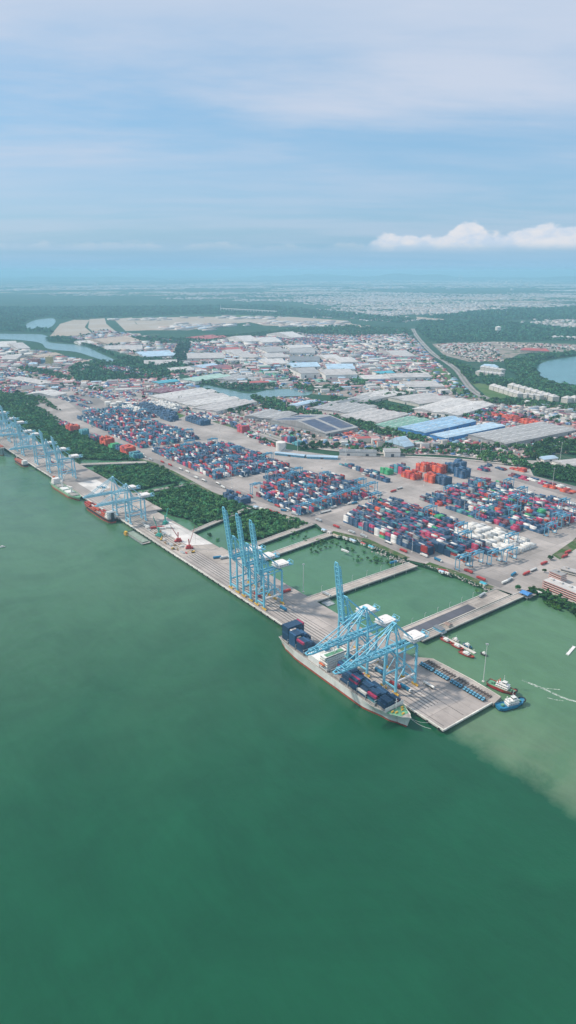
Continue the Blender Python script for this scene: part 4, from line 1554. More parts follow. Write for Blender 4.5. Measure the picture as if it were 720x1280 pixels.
# black hulled ship, superstructure at the near (-u) end
s3 = simple_ship('cargo_ship', 806, -14, 128, 20, 6.5, ('hullred', 'hullblack', 'deckred'), 'black hulled cargo ship with white bridge and red hatches moored under two cranes', 'cargo ship', 181.0, 2.4)
house(s3, -8, 44, 8, 59, 6, 4, 'white', 2.8, .7)
MB().taper(-2.4, 59, 6, 2.4, 63, 18, .8).build('funnel', M['hullblack'], s3)
for y in (-38, -12, 14, 34):
    MB().box(-7.4, y - 9.5, 5.6, 7.4, y + 9.5, 7.8).build('hatch_cover', M['deckred'] if y != 14 else M['deckgrey'], s3)
mb = MB().tube((0, -54, 6), (0, -54, 17), .4, 6).beam((-2, -54, 13), (2, -54, 13), .3)
mb.build('foremast', M['white'], s3)
for k in range(14):
    b = -46 + (k % 7) * 12.6
    r_ = (-1, 1)[k // 7]
    x = r_ * R.choice((1.4, 4.2))
    rz = s3.rotation_euler[2]
    c = R.choice(('red', 'orange', 'maroon', 'white', 'orange'))
    container(s3.location[0] + x * math.cos(rz) - b * math.sin(rz), s3.location[1] + x * math.sin(rz) + b * math.cos(rz), 7.82, rz, c, '%s container on the black hulled ship, %s from the bow on the %s side' % (CNAME[c], ORD[k % 7 + 1], 'quay' if r_ < 0 else 'sea'), 'containers on the black hulled ship')
# small far ship and the grey hull at the edge
s4 = simple_ship('coaster', 1245, -22, 78, 15, 5, ('hullred', 'hullblack', 'deckred'), 'small dark coaster with white wheelhouse moored below the far crane cluster', 'coaster', 181)
house(s4, -6, 24, 6, 34, 4.6, 3, 'white', 2.7, .5)
mb = MB().tube((0, -28, 4), (0, -28, 17), .5, 6).beam((0, -28, 9), (0, 0, 20), .6)
mb.build('derrick', M['cream'], s4)
MB().box(-5, -20, 4.4, 5, 18, 6.2).build('hatch_cover', M['deckred'], s4)
s5 = simple_ship('bulk_carrier', 1430, -36, 190, 30, 17, ('hullred', 'hullgrey', 'deckgrey'), 'large grey bulk carrier whose bow reaches in beside the far cranes', 'bulk carrier', 0, 2, 3)
for y in (-60, -30, 0, 30):
    MB().box(-10, y - 11, 16, 10, y + 11, 18.4).build('hatch_cover', M['deckred'] if y else M['white'], s5)
house(s5, -12, 66, 12, 80, 16.5, 5, 'white', 2.9, .4)


def tug(label, hullmats, loc, ang, deck):
    t = empty('tugboat', loc, ang, label, 'tugboat', 'harbour tugboats at the wharf corner')
    hull(t, 32, 11, 4.0, .9, hullmats, 2.2, .62)
    o, z = house(t, -3.4, -7.5, 3.4, 5.5, 3.1, 2, 'white', 2.5, .45)
    mb = MB()
    mb.taper(-2.1, -5, z, 2.1, -.6, z + 2.6, .8)
    mb.box(-2.3, -5.2, z + 2.6, 2.3, -.4, z + 2.85)
    w = mb.build('wheelhouse', M['white'], t)
    MB().box(-1.9, -4.98, z + 1.1, 1.9, -.62, z + 2.1).build('window', M['glass'], w)
    for x in (-2, 2):
        MB().tube((x, 3.6, z - 1), (x, 3.6, z + 3.2), .55, 8).build('funnel', M['orange'] if hullmats[1] == 'tugred' else M['white'], t)
    mb = MB().tube((0, -1.5, z + 2.6), (0, -1.5, z + 10), .2, 6).beam((-1.4, -1.5, z + 6), (1.4, -1.5, z + 6), .15)
    mb.build('mast', M['white'], t)
    mb = MB()
    mb.tube((-1.3, -11, 4.6), (1.3, -11, 4.6), .9, 10)
    mb.cbox((0, 10, 4.2), (3, 3, 1.6))
    mb.build('towing_winch', M['deckgreen'], t)
    mb = MB()
    for k in range(13):
        a = PI * k / 12
        mb.cbox((math.cos(a) * 4.0, -12.8 - math.sin(a) * 4.0, 5.0 + .6 * math.sin(a)), (.9, .9, 1.2))
    mb.build('bow_fender', M['black'], t)
    return t


p0, p1 = G(606, 856, 0), G(634, 868, 0)
tug('red hulled tugboat with white wheelhouse and green deck at the wharf corner', ('hullblack', 'tugred', 'deckgreen'), (*G(627, 862, 0), 0), math.atan2(p1[1] - p0[1], p1[0] - p0[0]) + PI / 2, 0)
p0, p1 = G(622, 886, 0), G(650, 879, 0)
tug('blue hulled tugboat with white wheelhouse lying alongside the red one', ('hullblack', 'hullblue', 'hullblue'), (*G(638, 883, 0), 0), math.atan2(p1[1] - p0[1], p1[0] - p0[0]) + PI / 2, 0)

# pontoon with three red boats
pa, pb = G(555, 797, 0), G(594, 817, 0)
pd_ = math.atan2(pb[1] - pa[1], pb[0] - pa[0])
pt = empty('pontoon', (*pa, 0), pd_, 'narrow white floating pontoon beside the trestle with red boats tied to it', 'pontoon')
Lp = math.dist(pa, pb)
MB().box(0, -2, -.3, Lp, 2, .9).build('deck', M['cope'], pt)
mb = MB()
for k in range(6):
    mb.tube((4 + k * Lp / 6, 2.2, -.5), (4 + k * Lp / 6, 2.2, 3.4), .3, 6)
mb.build('mooring_pile', M['white'], pt)
MB().box(-9, -1.2, 1, .5, 1.2, 1.4).beam((-9, -1.2, 2.4), (.5, -1.2, 2.2), .12).beam((-9, 1.2, 2.4), (.5, 1.2, 2.2), .12).build('gangway', M['steel'], pt)


def pilot(label, x, y, L=16, hm='tugred', ang=0.0, side='white'):
    px = pa[0] + x * math.cos(pd_) - y * math.sin(pd_)
    py = pa[1] + x * math.sin(pd_) + y * math.cos(pd_)
    t = empty('pilot_boat', (px, py, 0), pd_ + PI / 2 + ang, label, 'boat', 'boats tied at the floating pontoon')
    hull(t, L, L * .3, 1.9, .5, ('hullblack', hm, 'deckred' if hm == 'tugred' else 'deckgrey'), .9, .6)
    o, z = house(t, -L * .1, -L * .16, L * .1, L * .2, 1.2, 1, side, 2.2, .2)
    MB().box(-L * .08, -L * .12, z, L * .08, L * .1, z + 1.3).build('wheelhouse', M['white'], t)
    MB().tube((0, 0, z), (0, 0, z + 4), .1, 5).build('mast', M['white'], t)
    return t


pilot('red pilot boat at the pontoon, nearest the trestle', 8, -5.2, 17)
pilot('red pilot boat at the pontoon, middle of the three', 25, -5.4, 18)
pilot('red pilot boat at the pontoon, moored across its outer part', 43, -11, 20, ang=.1)
pilot('small white boat behind the pontoon near the gangway', 14, 5, 10, 'hullwhite')
pilot('small blue boat behind the middle of the pontoon', 31, 5.4, 13, 'hullblue')
pilot('small dark boat tied at the outer end of the pontoon', 55, 5, 9, 'hullblack')
# crane barge by the old wharf, yellow tug, skiff
tb = empty('barge', (*G(172, 673, 0), 0), RZ + math.radians(1), 'flat grey barge with green hatch boards floating off the old wharf', 'barge')
hull(tb, 66, 15, 2.6, .6, ('hullblack', 'hullgrey', 'deckgrey'), 0, flat=True)
MB().box(-5.5, -28, 2.2, 5.5, 28, 3.2).build('hold_cover', paint('weathered_green_cover', (0.27, 0.33, 0.26)), tb)
ty = empty('workboat', (*G(157.5, 668.5, 0), 0), RZ + PI, 'small yellow workboat at the head of the grey barge', 'boat')
hull(ty, 13, 6, 2, .5, ('hullblack', 'yellow', 'deckgrey'), .8, .6)
house(ty, -1.8, -2.5, 1.8, 3, 1.5, 2, 'yellow', 2.3, .2)
tk = empty('motorboat', (*G(3, 684, 0), 0), RZ + 1.2, 'tiny white motorboat alone on the open green water', 'boat')
hull(tk, 9, 3, 1.2, .3, ('hullwhite', 'white', 'white'), .5, .6)
house(tk, -1, -1, 1, 1.6, .8, 1, 'white', 1.6, .1)
fj = empty('floating_jetty', (*G(712, 815.5, 0), 0), math.radians(50), 'slim white floating jetty alone on the water by the picture edge', 'jetty')
MB().box(-8, -1.6, -.3, 16, 1.6, 1.0).build('deck', M['white'], fj)
mb = MB()
for x in (-6, 4, 14):
    mb.tube((x, 1.8, -.5), (x, 1.8, 2.6), .25, 6)
mb.build('mooring_pile', M['steel'], fj)

# ------------------------------------------------------------------ machines on the old wharf


def mobile_crane(u, v, ang, mats, label, jl=34, el=58):
    t = empty('mobile_crane', (*W(u, v), 4.65), RZ + math.radians(ang), label, 'mobile crane', 'mobile cranes on the wharf')
    MB().box(-3, -6, .5, 3, 6, 2.2).build('carrier', M[mats], t)
    mb = MB()
    for y in (-5, -2, 2, 5):
        for x in (-3, 3):
            mb.tube((x - .3, y, .7), (x + .3, y, .7), .7, 10)
    mb.build('wheel', M['black'], t)
    MB().box(-2.4, -3, 2.3, 2.4, 4.5, 5.5).build('cab_house', M[mats], t)
    MB().beam((0, 0, 5), (0, .5, 16), 1.6, 1.6).build('tower', M[mats], t)
    a = math.radians(el)
    mb = MB()
    q = (0, -jl * math.cos(a), 9 + jl * math.sin(a))
    for x in (-.8, .8):
        mb.beam((x, -1, 9), (x * .3, q[1], q[2]), .3)
        mb.beam((x, -1, 10.4), (x * .3, q[1], q[2] + .5), .3)
    for k in range(8):
        f, g_ = k / 8, (k + 1) / 8
        mb.beam((-.8 * (1 - .7 * f), -1 + (q[1] + 1) * f, 9 + (q[2] - 9) * f), (.8 * (1 - .7 * g_), -1 + (q[1] + 1) * g_, 10.4 + (q[2] - 9.9) * g_), .2)
    mb.build('jib', M[mats], t)
    MB().tube((q[0], q[1], q[2]), (q[0], q[1], 8), .08, 5).build('hoist_rope', M['black'], t)
    return t


mobile_crane(625, 16, 200, 'teal', 'green mobile harbour crane on the old wharf beside the grey barge', 26, 66)
mobile_crane(672, 52, 120, 'teal', 'green mobile harbour crane near the mangrove side of the old wharf', 20, 55)
mobile_crane(548, 30, 60, 'red', 'slender red lattice crane near the pale concrete patch', 30, 70)
mobile_crane(585, 30, 240, 'red', 'slender red lattice crane beyond the pale concrete patch', 22, 60)


def excavator(u, v, ang, label):
    t = empty('excavator', (*W(u, v), 4.65), RZ + math.radians(ang), label, 'excavator', 'yellow excavators on the old wharf')
    mb = MB()
    for x in (-1.3, 1.3):
        mb.box(x - .35, -2.2, 0, x + .35, 2.2, 1.0)
    mb.build('track', M['black'], t)
    MB().box(-1.6, -1.4, 1.1, 1.6, 3, 2.6).build('body', M['yellow'], t)
    MB().box(-1.6, -1.6, 1.8, -.3, .4, 3.4).build('cab', M['glass'], t)
    MB().beam((.3, -1.2, 2), (.3, -5, 5.2), .6).beam((.3, -5, 5.2), (.3, -7.6, 2.4), .45).cbox((.3, -7.8, 1.9), (1.3, 1, 1.2)).build('arm', M['yellow'], t)


excavator(560, 8, 40, 'yellow excavator at the wharf edge near the slender red crane')
excavator(607, 11, 140, 'yellow excavator at the wharf edge beside the green harbour crane')
excavator(530, 26, 250, 'yellow excavator near the joint between the two wharves')
for k in range(26):
    u, v = R.uniform(530, 700), R.uniform(8, 33)
    kind = R.choice(('timber', 'steel', 'red', 'white', 'timber', 'steel'))
    t = empty('material_stack', (*W(u, v), 4.65), RZ + R.uniform(-.3, .3), '%s bundle lying on the old wharf, %s counted from the joint of the wharves' % ({'timber': 'brown timber', 'steel': 'grey pipe', 'red': 'red steel', 'white': 'white wrapped'}[kind], ORD[k + 1]), 'material stack', 'bundles of material on the old wharf')
    mb = MB()
    n = R.randint(3, 6)
    L = R.uniform(4, 11)
    for a in range(n):
        for b in range(max(1, 3 - a % 3)):
            mb.tube((a * .8 - n * .4 + b * .3, -L / 2 + R.uniform(-.3, .3), .35 + b * .6), (a * .8 - n * .4 + b * .3, L / 2, .35 + b * .6), .36, 6) if kind != 'white' else mb.box(a * 1.2, -L / 4, b * .8, a * 1.2 + 1.1, L / 4, b * .8 + .75)
    mb.build('bundle', M[kind], t)
mb = MB()
for k in range(40):
    a, b = R.uniform(0, 12), R.uniform(-14, 14)
    mb.cbox((a, b, 4.9 + R.uniform(0, .3)), (R.uniform(1, 3), R.uniform(2, 6), R.uniform(.4, .8)))
t = empty('scaffold_raft', (*W(276, 86), -3.6), RZ, 'square steel work raft floating at the corner of the trestle', 'raft')
MB().box(-4, -6, 3.5, 9, 8, 4.4).build('deck', M['steel'], t)
mb = MB()
for x in (-3, 2, 7):
    for y in (-5, 1, 7):
        mb.beam((x, y, 4.4), (x, y, 7), .25)
mb.beam((-3, -5, 7), (7, -5, 7), .25).beam((-3, 7, 7), (7, 7, 7), .25).beam((-3, -5, 7), (-3, 7, 7), .25).beam((7, -5, 7), (7, 7, 7), .25)
mb.build('frame', M['steel'], t)
t = empty('boat_shelter', (*G(657, 745, 3), 0), RZ, 'bright blue roofed shelter on stilts at the land end of the jetty', 'shelter')
mb = MB()
for x in (-4.5, 4.5):
    for y in (-5.5, 5.5):
        mb.tube((x, y, -.8), (x, y, 8), .25, 6)
mb.build('stilt', M['steel'], t)
MB().hexa([(-6, -7, 7.6), (6, -7, 7.6), (6, 7, 7.6), (-6, 7, 7.6), (-.4, -6, 10), (.4, -6, 10), (.4, 6, 10), (-.4, 6, 10)]).build('roof', M['bluekiosk'], t)
MB().box(-5, -6, 3, 5, 6, 3.5).build('deck', M['steel'], t)
t = empty('store_shed', (*G(548, 788, 4), 0), RZ, 'small blue and grey shed at the seaward end of the service trestle', 'shed')
MB().box(-4, -9, 3.4, 5, 9, 4.6).build('platform', M['steel'], t)
MB().box(-3, -7, 4.6, 3.5, 6, 8).build('wall', M['rtg'], t)
MB().box(-3.5, -7.5, 8, 4, 6.5, 8.4).build('roof', RM['dark'], t)
t = empty('store_shed', (*G(560, 783, 4), 0), RZ, 'small brown roofed shed on the service trestle above the pontoon', 'shed')
MB().box(-3.5, -4, 4.6, 3.5, 4, 7.4).build('wall', M['wall'], t)
MB().hexa([(-4.2, -4.6, 7.4), (4.2, -4.6, 7.4), (4.2, 4.6, 7.4), (-4.2, 4.6, 7.4), (-1, -3.6, 8.8), (1, -3.6, 8.8), (1, 3.6, 8.8), (-1, 3.6, 8.8)]).build('roof', RM['brown'], t)

# ------------------------------------------------------------------ light masts
MASTM = [MB().tube((0, 0, 0), (0, 0, 42), .34, 8, 0, .18).mesh('pole', M['white']), MB().tube((0, 0, 41.2), (0, 0, 42.0), .7, 10).cbox((1.3, 0, 41.4), (.8, .5, .6)).cbox((-1.3, 0, 41.4), (.8, .5, .6)).cbox((0, 1.3, 41.4), (.5, .8, .6)).cbox((0, -1.3, 41.4), (.5, .8, .6)).mesh('lamp_ring', M['steel']),
         MB().box(-1, -1, 0, 1, 1, .8).mesh('footing', M['cope'])]
MAST_PX = [(604, 852, 'at the wharf corner beside the red tugboat', 1.1), (379, 740, 'at the wharf end of the trestle behind the raised cranes', 1), (361, 655, 'beside the yard road by the mangrove island', 1), (453, 666, 'in front of the nearest yard', 1), (515, 690, 'by the bank of the near pond', .8),
           (200, 585, 'beside the yard road by the mangrove', 1), (240, 560, 'between the long yard blocks', 1), (312, 590, 'in the gap of the middle yard', 1), (345, 610, 'in the middle yard', 1), (402, 610, 'in the middle yard near its far side', 1), (470, 620, 'between the two large yards', 1), (490, 560, 'beside the gate offices', 1),
           (530, 607, 'in front of the orange empties', 1), (625, 562, 'behind the crimson yard', 1), (600, 570, 'by the expressway', 1), (690, 610, 'at the hedge side of the crimson yard', 1), (665, 640, 'inside the crimson yard', 1), (645, 560, 'beside the long grey warehouse', 1), (700, 575, 'beside the hedge', 1),
           (580, 640, 'between the near and crimson yards', 1), (540, 655, 'inside the nearest yard', 1), (160, 550, 'in the far yard', 1), (120, 535, 'in the farthest yard', 1), (190, 540, 'in the long yard', 1), (275, 545, 'behind the long yard', 1), (432, 575, 'beside the blue canopies', 1), (372, 565, 'beside the white storage tank', 1),
           (290, 610, 'beside the road junction', 1), (218, 545, 'deep in the long yard', 1), (60, 520, 'by the far lorry park', 1), (413, 560, 'behind the blue canopies', 1), (560, 555, 'before the light blue roofs', 1)]
for k, (px, py, where, s) in enumerate(MAST_PX):
    t = empty('light_mast', (*G(px, py, 4.5), 4.45), RZ, 'tall white floodlight mast ' + where, 'light mast', 'floodlight masts')
    t.scale = (1.15, 1.15, s)
    for me in MASTM:
        link(D.objects.new(me.name, me), t)
LP = [MB().tube((0, 0, 0), (0, 0, 11), .22, 6, 0, .14).mesh('pole', M['white']), MB().beam((0, 0, 11), (2.2, 0, 11.6), .25).mesh('lamp_head', M['steel'])]
k = 0
for (a, b, n, where) in ((W(284, QW + 8), W(282, 255), 7, 'beside the trestle behind the raised cranes'), (W(161, QW + 40), W(163, 280), 7, 'beside the trestle with the dark sheet'), (W(300, QW + 8), W(300, 250), 6, 'on the pond side of the middle trestle')):
    for i in range(n):
        f = (i + .5) / n
        t = empty('street_lamp', (a[0] + (b[0] - a[0]) * f, a[1] + (b[1] - a[1]) * f, 0.3), RZ, 'slim white lamp post %s, %s from the wharf' % (where, ORD[i + 1]), 'street lamp', 'lamp posts along the trestles')
        t.scale = (1, 1, 1.3)
        for me in LP:
            link(D.objects.new(me.name, me), t)

# ------------------------------------------------------------------ buildings


def warehouse(p0, p1, p2, h, roof, wall='wall', label='', bays=0, slope=.07, name='warehouse', doors=True, extra=None, cat='warehouse', group=None):
    """p0-p1 runs along the ridge, p1-p2 across; survey points at eaves height"""
    a, b, c = G(*p0, h + 4), G(*p1, h + 4), G(*p2, h + 4)
    L = math.dist(a, b)
    dx, dy = (b[0] - a[0]) / L, (b[1] - a[1]) / L
    wv = (c[0] - b[0]) * -dy + (c[1] - b[1]) * dx
    sgn = 1 if wv > 0 else -1
    Wd = abs(wv)
    if sgn < 0:
        a = (a[0] + dy * Wd * 1.0, a[1] - dx * Wd * 1.0)
    ang = math.atan2(dy, dx)
    t = empty(name, (a[0], a[1], 4.0), ang, label, cat, group)
    MB().box(.6, .6, 0, L - .6, Wd - .6, h - .02).build('wall', M[wall], t)
    n = bays or max(1, round(Wd / 34))
    mb = MB()
    bw = Wd / n
    for i in range(n):
        y0, y1, ym = i * bw, (i + 1) * bw, (i + .5) * bw
        r = bw * slope + .8
        mb.face([(-.5, y0, h), (L + .5, y0, h), (L + .5, ym, h + r), (-.5, ym, h + r)])
        mb.face([(-.5, ym, h + r), (L + .5, ym, h + r), (L + .5, y1, h), (-.5, y1, h)])
        mb.face([(-.5, y0, h), (-.5, ym, h + r), (-.5, y1, h)])
        mb.face([(L + .5, y0, h), (L + .5, y1, h), (L + .5, ym, h + r)])
    mb.box(-.5, -.25, h - .9, L + .5, 0, h)
    mb.box(-.5, Wd, h - .9, L + .5, Wd + .25, h)
    if L * Wd > 1500:
        for i in range(n):
            for s in (.3, .7):
                k = int(L / 26)
                for j in range(k):
                    x = (j + .5) * L / k
                    y = (i + s) * bw
                    z = h + (bw * slope + .8) * (1 - abs(s - .5) * 2) + .06
                    mb.box(x - 6, y - .8, z, x + 6, y + .8, z + .15, 1)
    ro = mb.build('roof', [RM[roof], M['white'] if roof not in ('white', 'pale') else M['wallg']], t)
    if doors:
        k = max(1, min(4, int(L / 40)))
        for j in range(k):
            x = (j + .5) * L / k
            MB().box(x - 3.5, .42, 0, x + 3.5, .597, h * .62).build('door', M['dark'], t)
        MB().box(.42, Wd * .4, 0, .597, Wd * .4 + 6, h * .62).build('door', M['dark'], t)
    if extra == 'solar':
        mb = MB()
        for (fx0, fx1, fy0, fy1) in ((.06, .45, .05, .45), (.06, .40, .56, .94), (.55, .95, .05, .45), (.5, .8, .56, .94)):
            zf = lambda f: h + (Wd * slope + .8) * (1 - abs(f - .5) * 2) + .1
            x0_, x1_, ya, yb, za, zb_ = fx0 * L, fx1 * L, fy0 * Wd, fy1 * Wd, zf(fy0), zf(fy1)
            mb.hexa([(x0_, ya, za), (x1_, ya, za), (x1_, yb, zb_), (x0_, yb, zb_), (x0_, ya, za + .2), (x1_, ya, za + .2), (x1_, yb, zb_ + .2), (x0_, yb, zb_ + .2)])
        mb.build('solar_array', M['solar'], ro)
    return t


BIG = [
    ((632, 555), (722, 537), (675, 527), 11, 'grey', 'wallg', 'very long grey roofed warehouse beside the expressway trees', 4),
    ((497, 534), (562, 520), (592, 527), 14, 'blue', 'bluekiosk', 'big bright blue roofed factory hall', 3),
    ((537, 543), (612, 528), (632, 532), 12, 'lightblue', 'bluekiosk', 'light blue roofed hall between the blue and the long grey roofs', 2),
    ((514, 511), (562, 498), (612, 507), 12, 'white', 'wallw', 'wide white roofed warehouse below the highway', 2),
    ((485, 497), (530, 491), (560, 500), 10, 'pale', 'wall', 'pale warehouse joined behind the wide white one', 2),
    ((466, 531), (510, 520), (532, 526), 10, 'green', 'wallw', 'green roofed warehouse between the white sheds and the blue hall', 2),
    ((421, 520), (462, 510), (506, 519), 10, 'pale', 'wallw', 'pale multi span warehouse left of the green roof', 4),
    ((387, 510), (420, 501), (460, 511), 11, 'grey', 'wallw', 'grey sawtooth factory with white end wall', 5),
    ((337, 525), (377, 518), (442, 535), 11, 'grey', 'wallg', 'grey warehouse roofed with dark solar panels', 1),
    ((305, 520), (331, 512), (362, 520), 10, 'grey', 'wallg', 'grey flat roofed depot beside the solar panel roof', 2),
    ((184, 495), (246, 485), (260, 491), 11, 'white', 'wallw', 'long white shed nearest the rail line, first of four', 2),
    ((204, 500), (262, 490), (274, 495), 11, 'pale', 'wallw', 'long pale shed, second of the four beside the canal', 2),
    ((222, 504), (278, 494), (290, 499), 11, 'white', 'wallw', 'long white shed, third of the four beside the canal', 2),
    ((240, 510), (292, 498), (312, 504), 11, 'pale', 'wallw', 'long pale shed, fourth beside the canal', 3),
    ((180, 489), (205, 484), (218, 488), 8, 'maroon', 'wallg', 'maroon roofed open store behind the long white sheds', 2),
    ((205, 489), (222, 486), (230, 489), 8, 'maroon', 'wallg', 'smaller maroon roofed store beside the long sheds', 1),
    ((224, 474), (270, 467), (274, 472), 12, 'mint', 'wallw', 'long mint green roofed factory beside the canal', 2),
    ((270, 474), (291, 468), (304, 473), 10, 'grey', 'wallw', 'grey roofed factory on the canal bend', 2),
    ((188, 477), (214, 474), (218, 477), 9, 'turquoise', 'wallg', 'long turquoise roofed shed behind the maroon stores', 1),
    ((407, 469), (447, 468), (440, 461), 22, 'pale', 'wallw', 'tall cream walled factory with grey sheet roof', 2),
    ((376, 467), (400, 466), (396, 459), 22, 'grey', 'wallw', 'tall cream walled factory half hidden beside its twin', 1),
    ((366, 459), (401, 458), (396, 453), 10, 'lightblue', 'wallw', 'light blue roofed shed behind the tall cream factories', 1),
    ((409, 461), (444, 461), (438, 455), 10, 'lightblue', 'wallw', 'light blue roofed shed with twin ridge behind the cream factory', 2),
    ((362, 451), (400, 451), (395, 446), 10, 'dark', 'wallw', 'dark roofed shed with white front', 1),
    ((362, 441), (394, 441), (390, 436), 12, 'grey', 'wallw', 'grey roofed block behind the dark roofed shed', 1),
    ((362, 435), (391, 434), (389, 431), 12, 'white', 'wallw', 'white roofed hall behind the purple container depot', 1),
    ((334, 440), (362, 439), (360, 433), 12, 'grey', 'wallw', 'large grey hall north of the smoke grey yard', 2),
    ((334, 447), (362, 446), (361, 441), 12, 'pale', 'wallw', 'large pale hall in the stack of three halls', 2),
    ((334, 455), (362, 454), (361, 448), 12, 'white', 'wallw', 'large white hall nearest in the stack of three halls', 2),
    ((306, 427), (326, 426), (324, 420), 14, 'white', 'wallw', 'white square hall by the tree lined estate road', 1),
    ((328, 428), (353, 427), (351, 422), 12, 'white', 'wallw', 'white hall across the estate road', 1),
    ((257, 424), (285, 421), (280, 417), 12, 'red', 'wallw', 'red roofed sheds behind the purple depot', 2),
    ((290, 440), (306, 439), (302, 434), 12, 'red', 'wallw', 'bright red roofed workshop', 1),
    ((303, 447), (324, 446), (320, 436), 14, 'pale', 'wallw', 'pale roofed mill with rounded vents', 3),
    ((235, 448), (282, 447), (280, 441), 12, 'pale', 'wall', 'tan factory in front of the purple depot', 2),
    ((254, 460), (276, 457), (272, 453), 10, 'lightblue', 'wallw', 'light blue roofed shed beside the maroon one', 1),
    ((271, 461), (290, 459), (284, 455), 10, 'maroon', 'wallw', 'maroon roofed shed beside the light blue one', 1),
    ((215, 464), (243, 462), (238, 458), 10, 'white', 'wallw', 'white roofed shed near the river bend', 1),
    ((180, 456), (222, 455), (218, 450), 9, 'pale', 'wallw', 'long pale shed between river trees', 1),
    ((180, 446), (222, 444), (218, 438), 9, 'lightblue', 'wallg', 'long low blue grey hall between the river woods', 2),
    ((130, 437), (178, 436), (175, 432), 9, 'pale', 'wallw', 'long low pale hall beside the river', 1),
    ((135, 430), (178, 426), (172, 420), 9, 'tan', 'wall', 'tan roofed hall beside the bare ground', 1),
    ((455, 474), (488, 473), (484, 468), 10, 'white', 'wallw', 'white shed below the turquoise roof', 1),
    ((474, 467), (494, 466), (492, 463), 12, 'turquoise', 'wallw', 'bright turquoise roofed shop', 1),
    ((488, 472), (540, 471), (536, 466), 11, 'pale', 'wallw', 'long pale hall with flat front beside the highway', 1),
    ((512, 484), (556, 483), (548, 476), 11, 'pale', 'wallw', 'pale block with grey roof beside the highway grass', 2),
    ((445, 493), (478, 487), (510, 491), 9, 'white', 'wall', 'white and tan factory amid trees', 3),
    ((428, 499), (455, 493), (480, 497), 9, 'grey', 'wall', 'grey factory amid trees', 2),
    ((410, 503), (432, 498), (450, 503), 9, 'dark', 'wallg', 'dark roofed depot in the trees', 1),
    ((360, 506), (385, 500), (410, 498), 10, 'lightblue', 'wallw', 'long light blue shed beside the canal trees', 1),
    ((495, 446), (520, 445), (512, 438), 12, 'pale', 'wallw', 'pale white hall at the head of the grass strip', 1),
    ((426, 453), (448, 452), (444, 446), 14, 'white', 'wallw', 'white office works in the middle of the estate', 1),
    ((408, 449), (428, 448), (424, 443), 12, 'white', 'wallw', 'white works left of the office works', 1),
    ((365, 422), (382, 421), (378, 415), 14, 'white', 'wallw', 'large white hall on the edge of the bare land', 1),
    ((100, 430), (120, 429), (116, 426), 8, 'white', 'wallw', 'white shed by the river bend', 1),
    ((-5, 434), (22, 433), (20, 427), 12, 'white', 'wallw', 'white hall at the river side near the picture edge', 2),
    ((22, 436), (38, 435), (36, 429), 12, 'pale', 'wallw', 'pale hall beside the white one near the river', 1),
    ((48, 447), (78, 443), (74, 440), 9, 'tan', 'wall', 'tan roofed store left of the bare field', 1),
    ((25, 470), (70, 478), (60, 482), 9, 'pale', 'wall', 'long pale shed beside the tree row', 2),
    ((30, 493), (46, 489), (62, 497), 8, 'white', 'wallw', 'white open shed above the mangrove', 1),
    ((670, 571), (688, 569), (694, 573), 7, 'lightblue', 'wallw', 'small light blue canopy by the hedge', 1),
    ((690, 576), (730, 572), (736, 580), 8, 'pale', 'wallw', 'white market hall behind the hedge', 1),
    ((380, 481), (402, 478), (408, 482), 7, 'brown', 'wall', 'brown roofed workshop by the green pond', 1),
    ((0, 449), (20, 449), (20, 444), 11, 'pale', 'wall', 'pale shed in the far port by the edge', 1),
]
for (a, b, c, h, rf, wl_, lab, n) in BIG:
    ex = 'solar' if 'solar' in lab and 'beside' not in lab else None
    warehouse(a, b, c, h, rf, wl_, lab, n, extra=ex)
# office row, canopies, blue ramp roof
warehouse((424, 565), (471, 566), (471, 562), 10, 'dark', 'wallw', 'long white two storey office by the gate', 1, name='office_building', cat='office')
warehouse((481, 565), (501, 565), (501, 560), 13, 'grey', 'wallw', 'taller white office beside the long one', 1, name='office_building', cat='office')
warehouse((343, 566), (380, 570), (381, 568), 6, 'lightblue', 'rtg', 'long blue canopy nearest the white storage tank', 1, name='gate_canopy', cat='canopy')
warehouse((383, 570.5), (422, 572), (422, 569.6), 6, 'lightblue', 'rtg', 'long blue canopy beside the gate office', 1, name='gate_canopy', cat='canopy')
warehouse((483, 552), (495, 550), (499, 560), 12, 'lightblue', 'wallg', 'steep light blue roof behind the gate office', 1, .25)


def windowed(wall, fh):
    """rendered wall with its grid of small windows"""
    key = 'windowed_%s_%d' % (wall, round(fh * 10))
    if key in _pm:
        return _pm[key]
    m, nt, b = mat_base(key, .7)
    tc = nt.n.new('ShaderNodeTexCoord')
    sp_ = nt.n.new('ShaderNodeSeparateXYZ')
    nt.link(tc.outputs['Object'], sp_.inputs[0])
    cb_ = nt.n.new('ShaderNodeCombineXYZ')
    nt.link(nt.math('ADD', sp_.outputs[0], sp_.outputs[1]), cb_.inputs[0])
    nt.link(sp_.outputs[2], cb_.inputs[1])
    br = nt.n.new('ShaderNodeTexBrick')
    br.offset = 0
    br.inputs['Scale'].default_value = 1
    br.inputs['Brick Width'].default_value = 3.4
    br.inputs['Row Height'].default_value = fh
    br.inputs['Mortar Size'].default_value = .85
    c = {'wallw': (.76, .70, .62), 'wall': (.6, .5, .42), 'hullgreen': (.62, .52, .2), 'deckred': (.35, .1, .09), 'hullblue': (.08, .25, .42)}[wall]
    br.inputs['Color1'].default_value = (.07, .08, .09, 1)
    br.inputs['Color2'].default_value = (.16, .15, .14, 1)
    br.inputs['Mortar'].default_value = (*c, 1)
    nt.link(cb_.outputs[0], br.inputs['Vector'])
    nt.link(br.outputs[0], b.inputs['Base Color'])
    _pm[key] = m
    return m


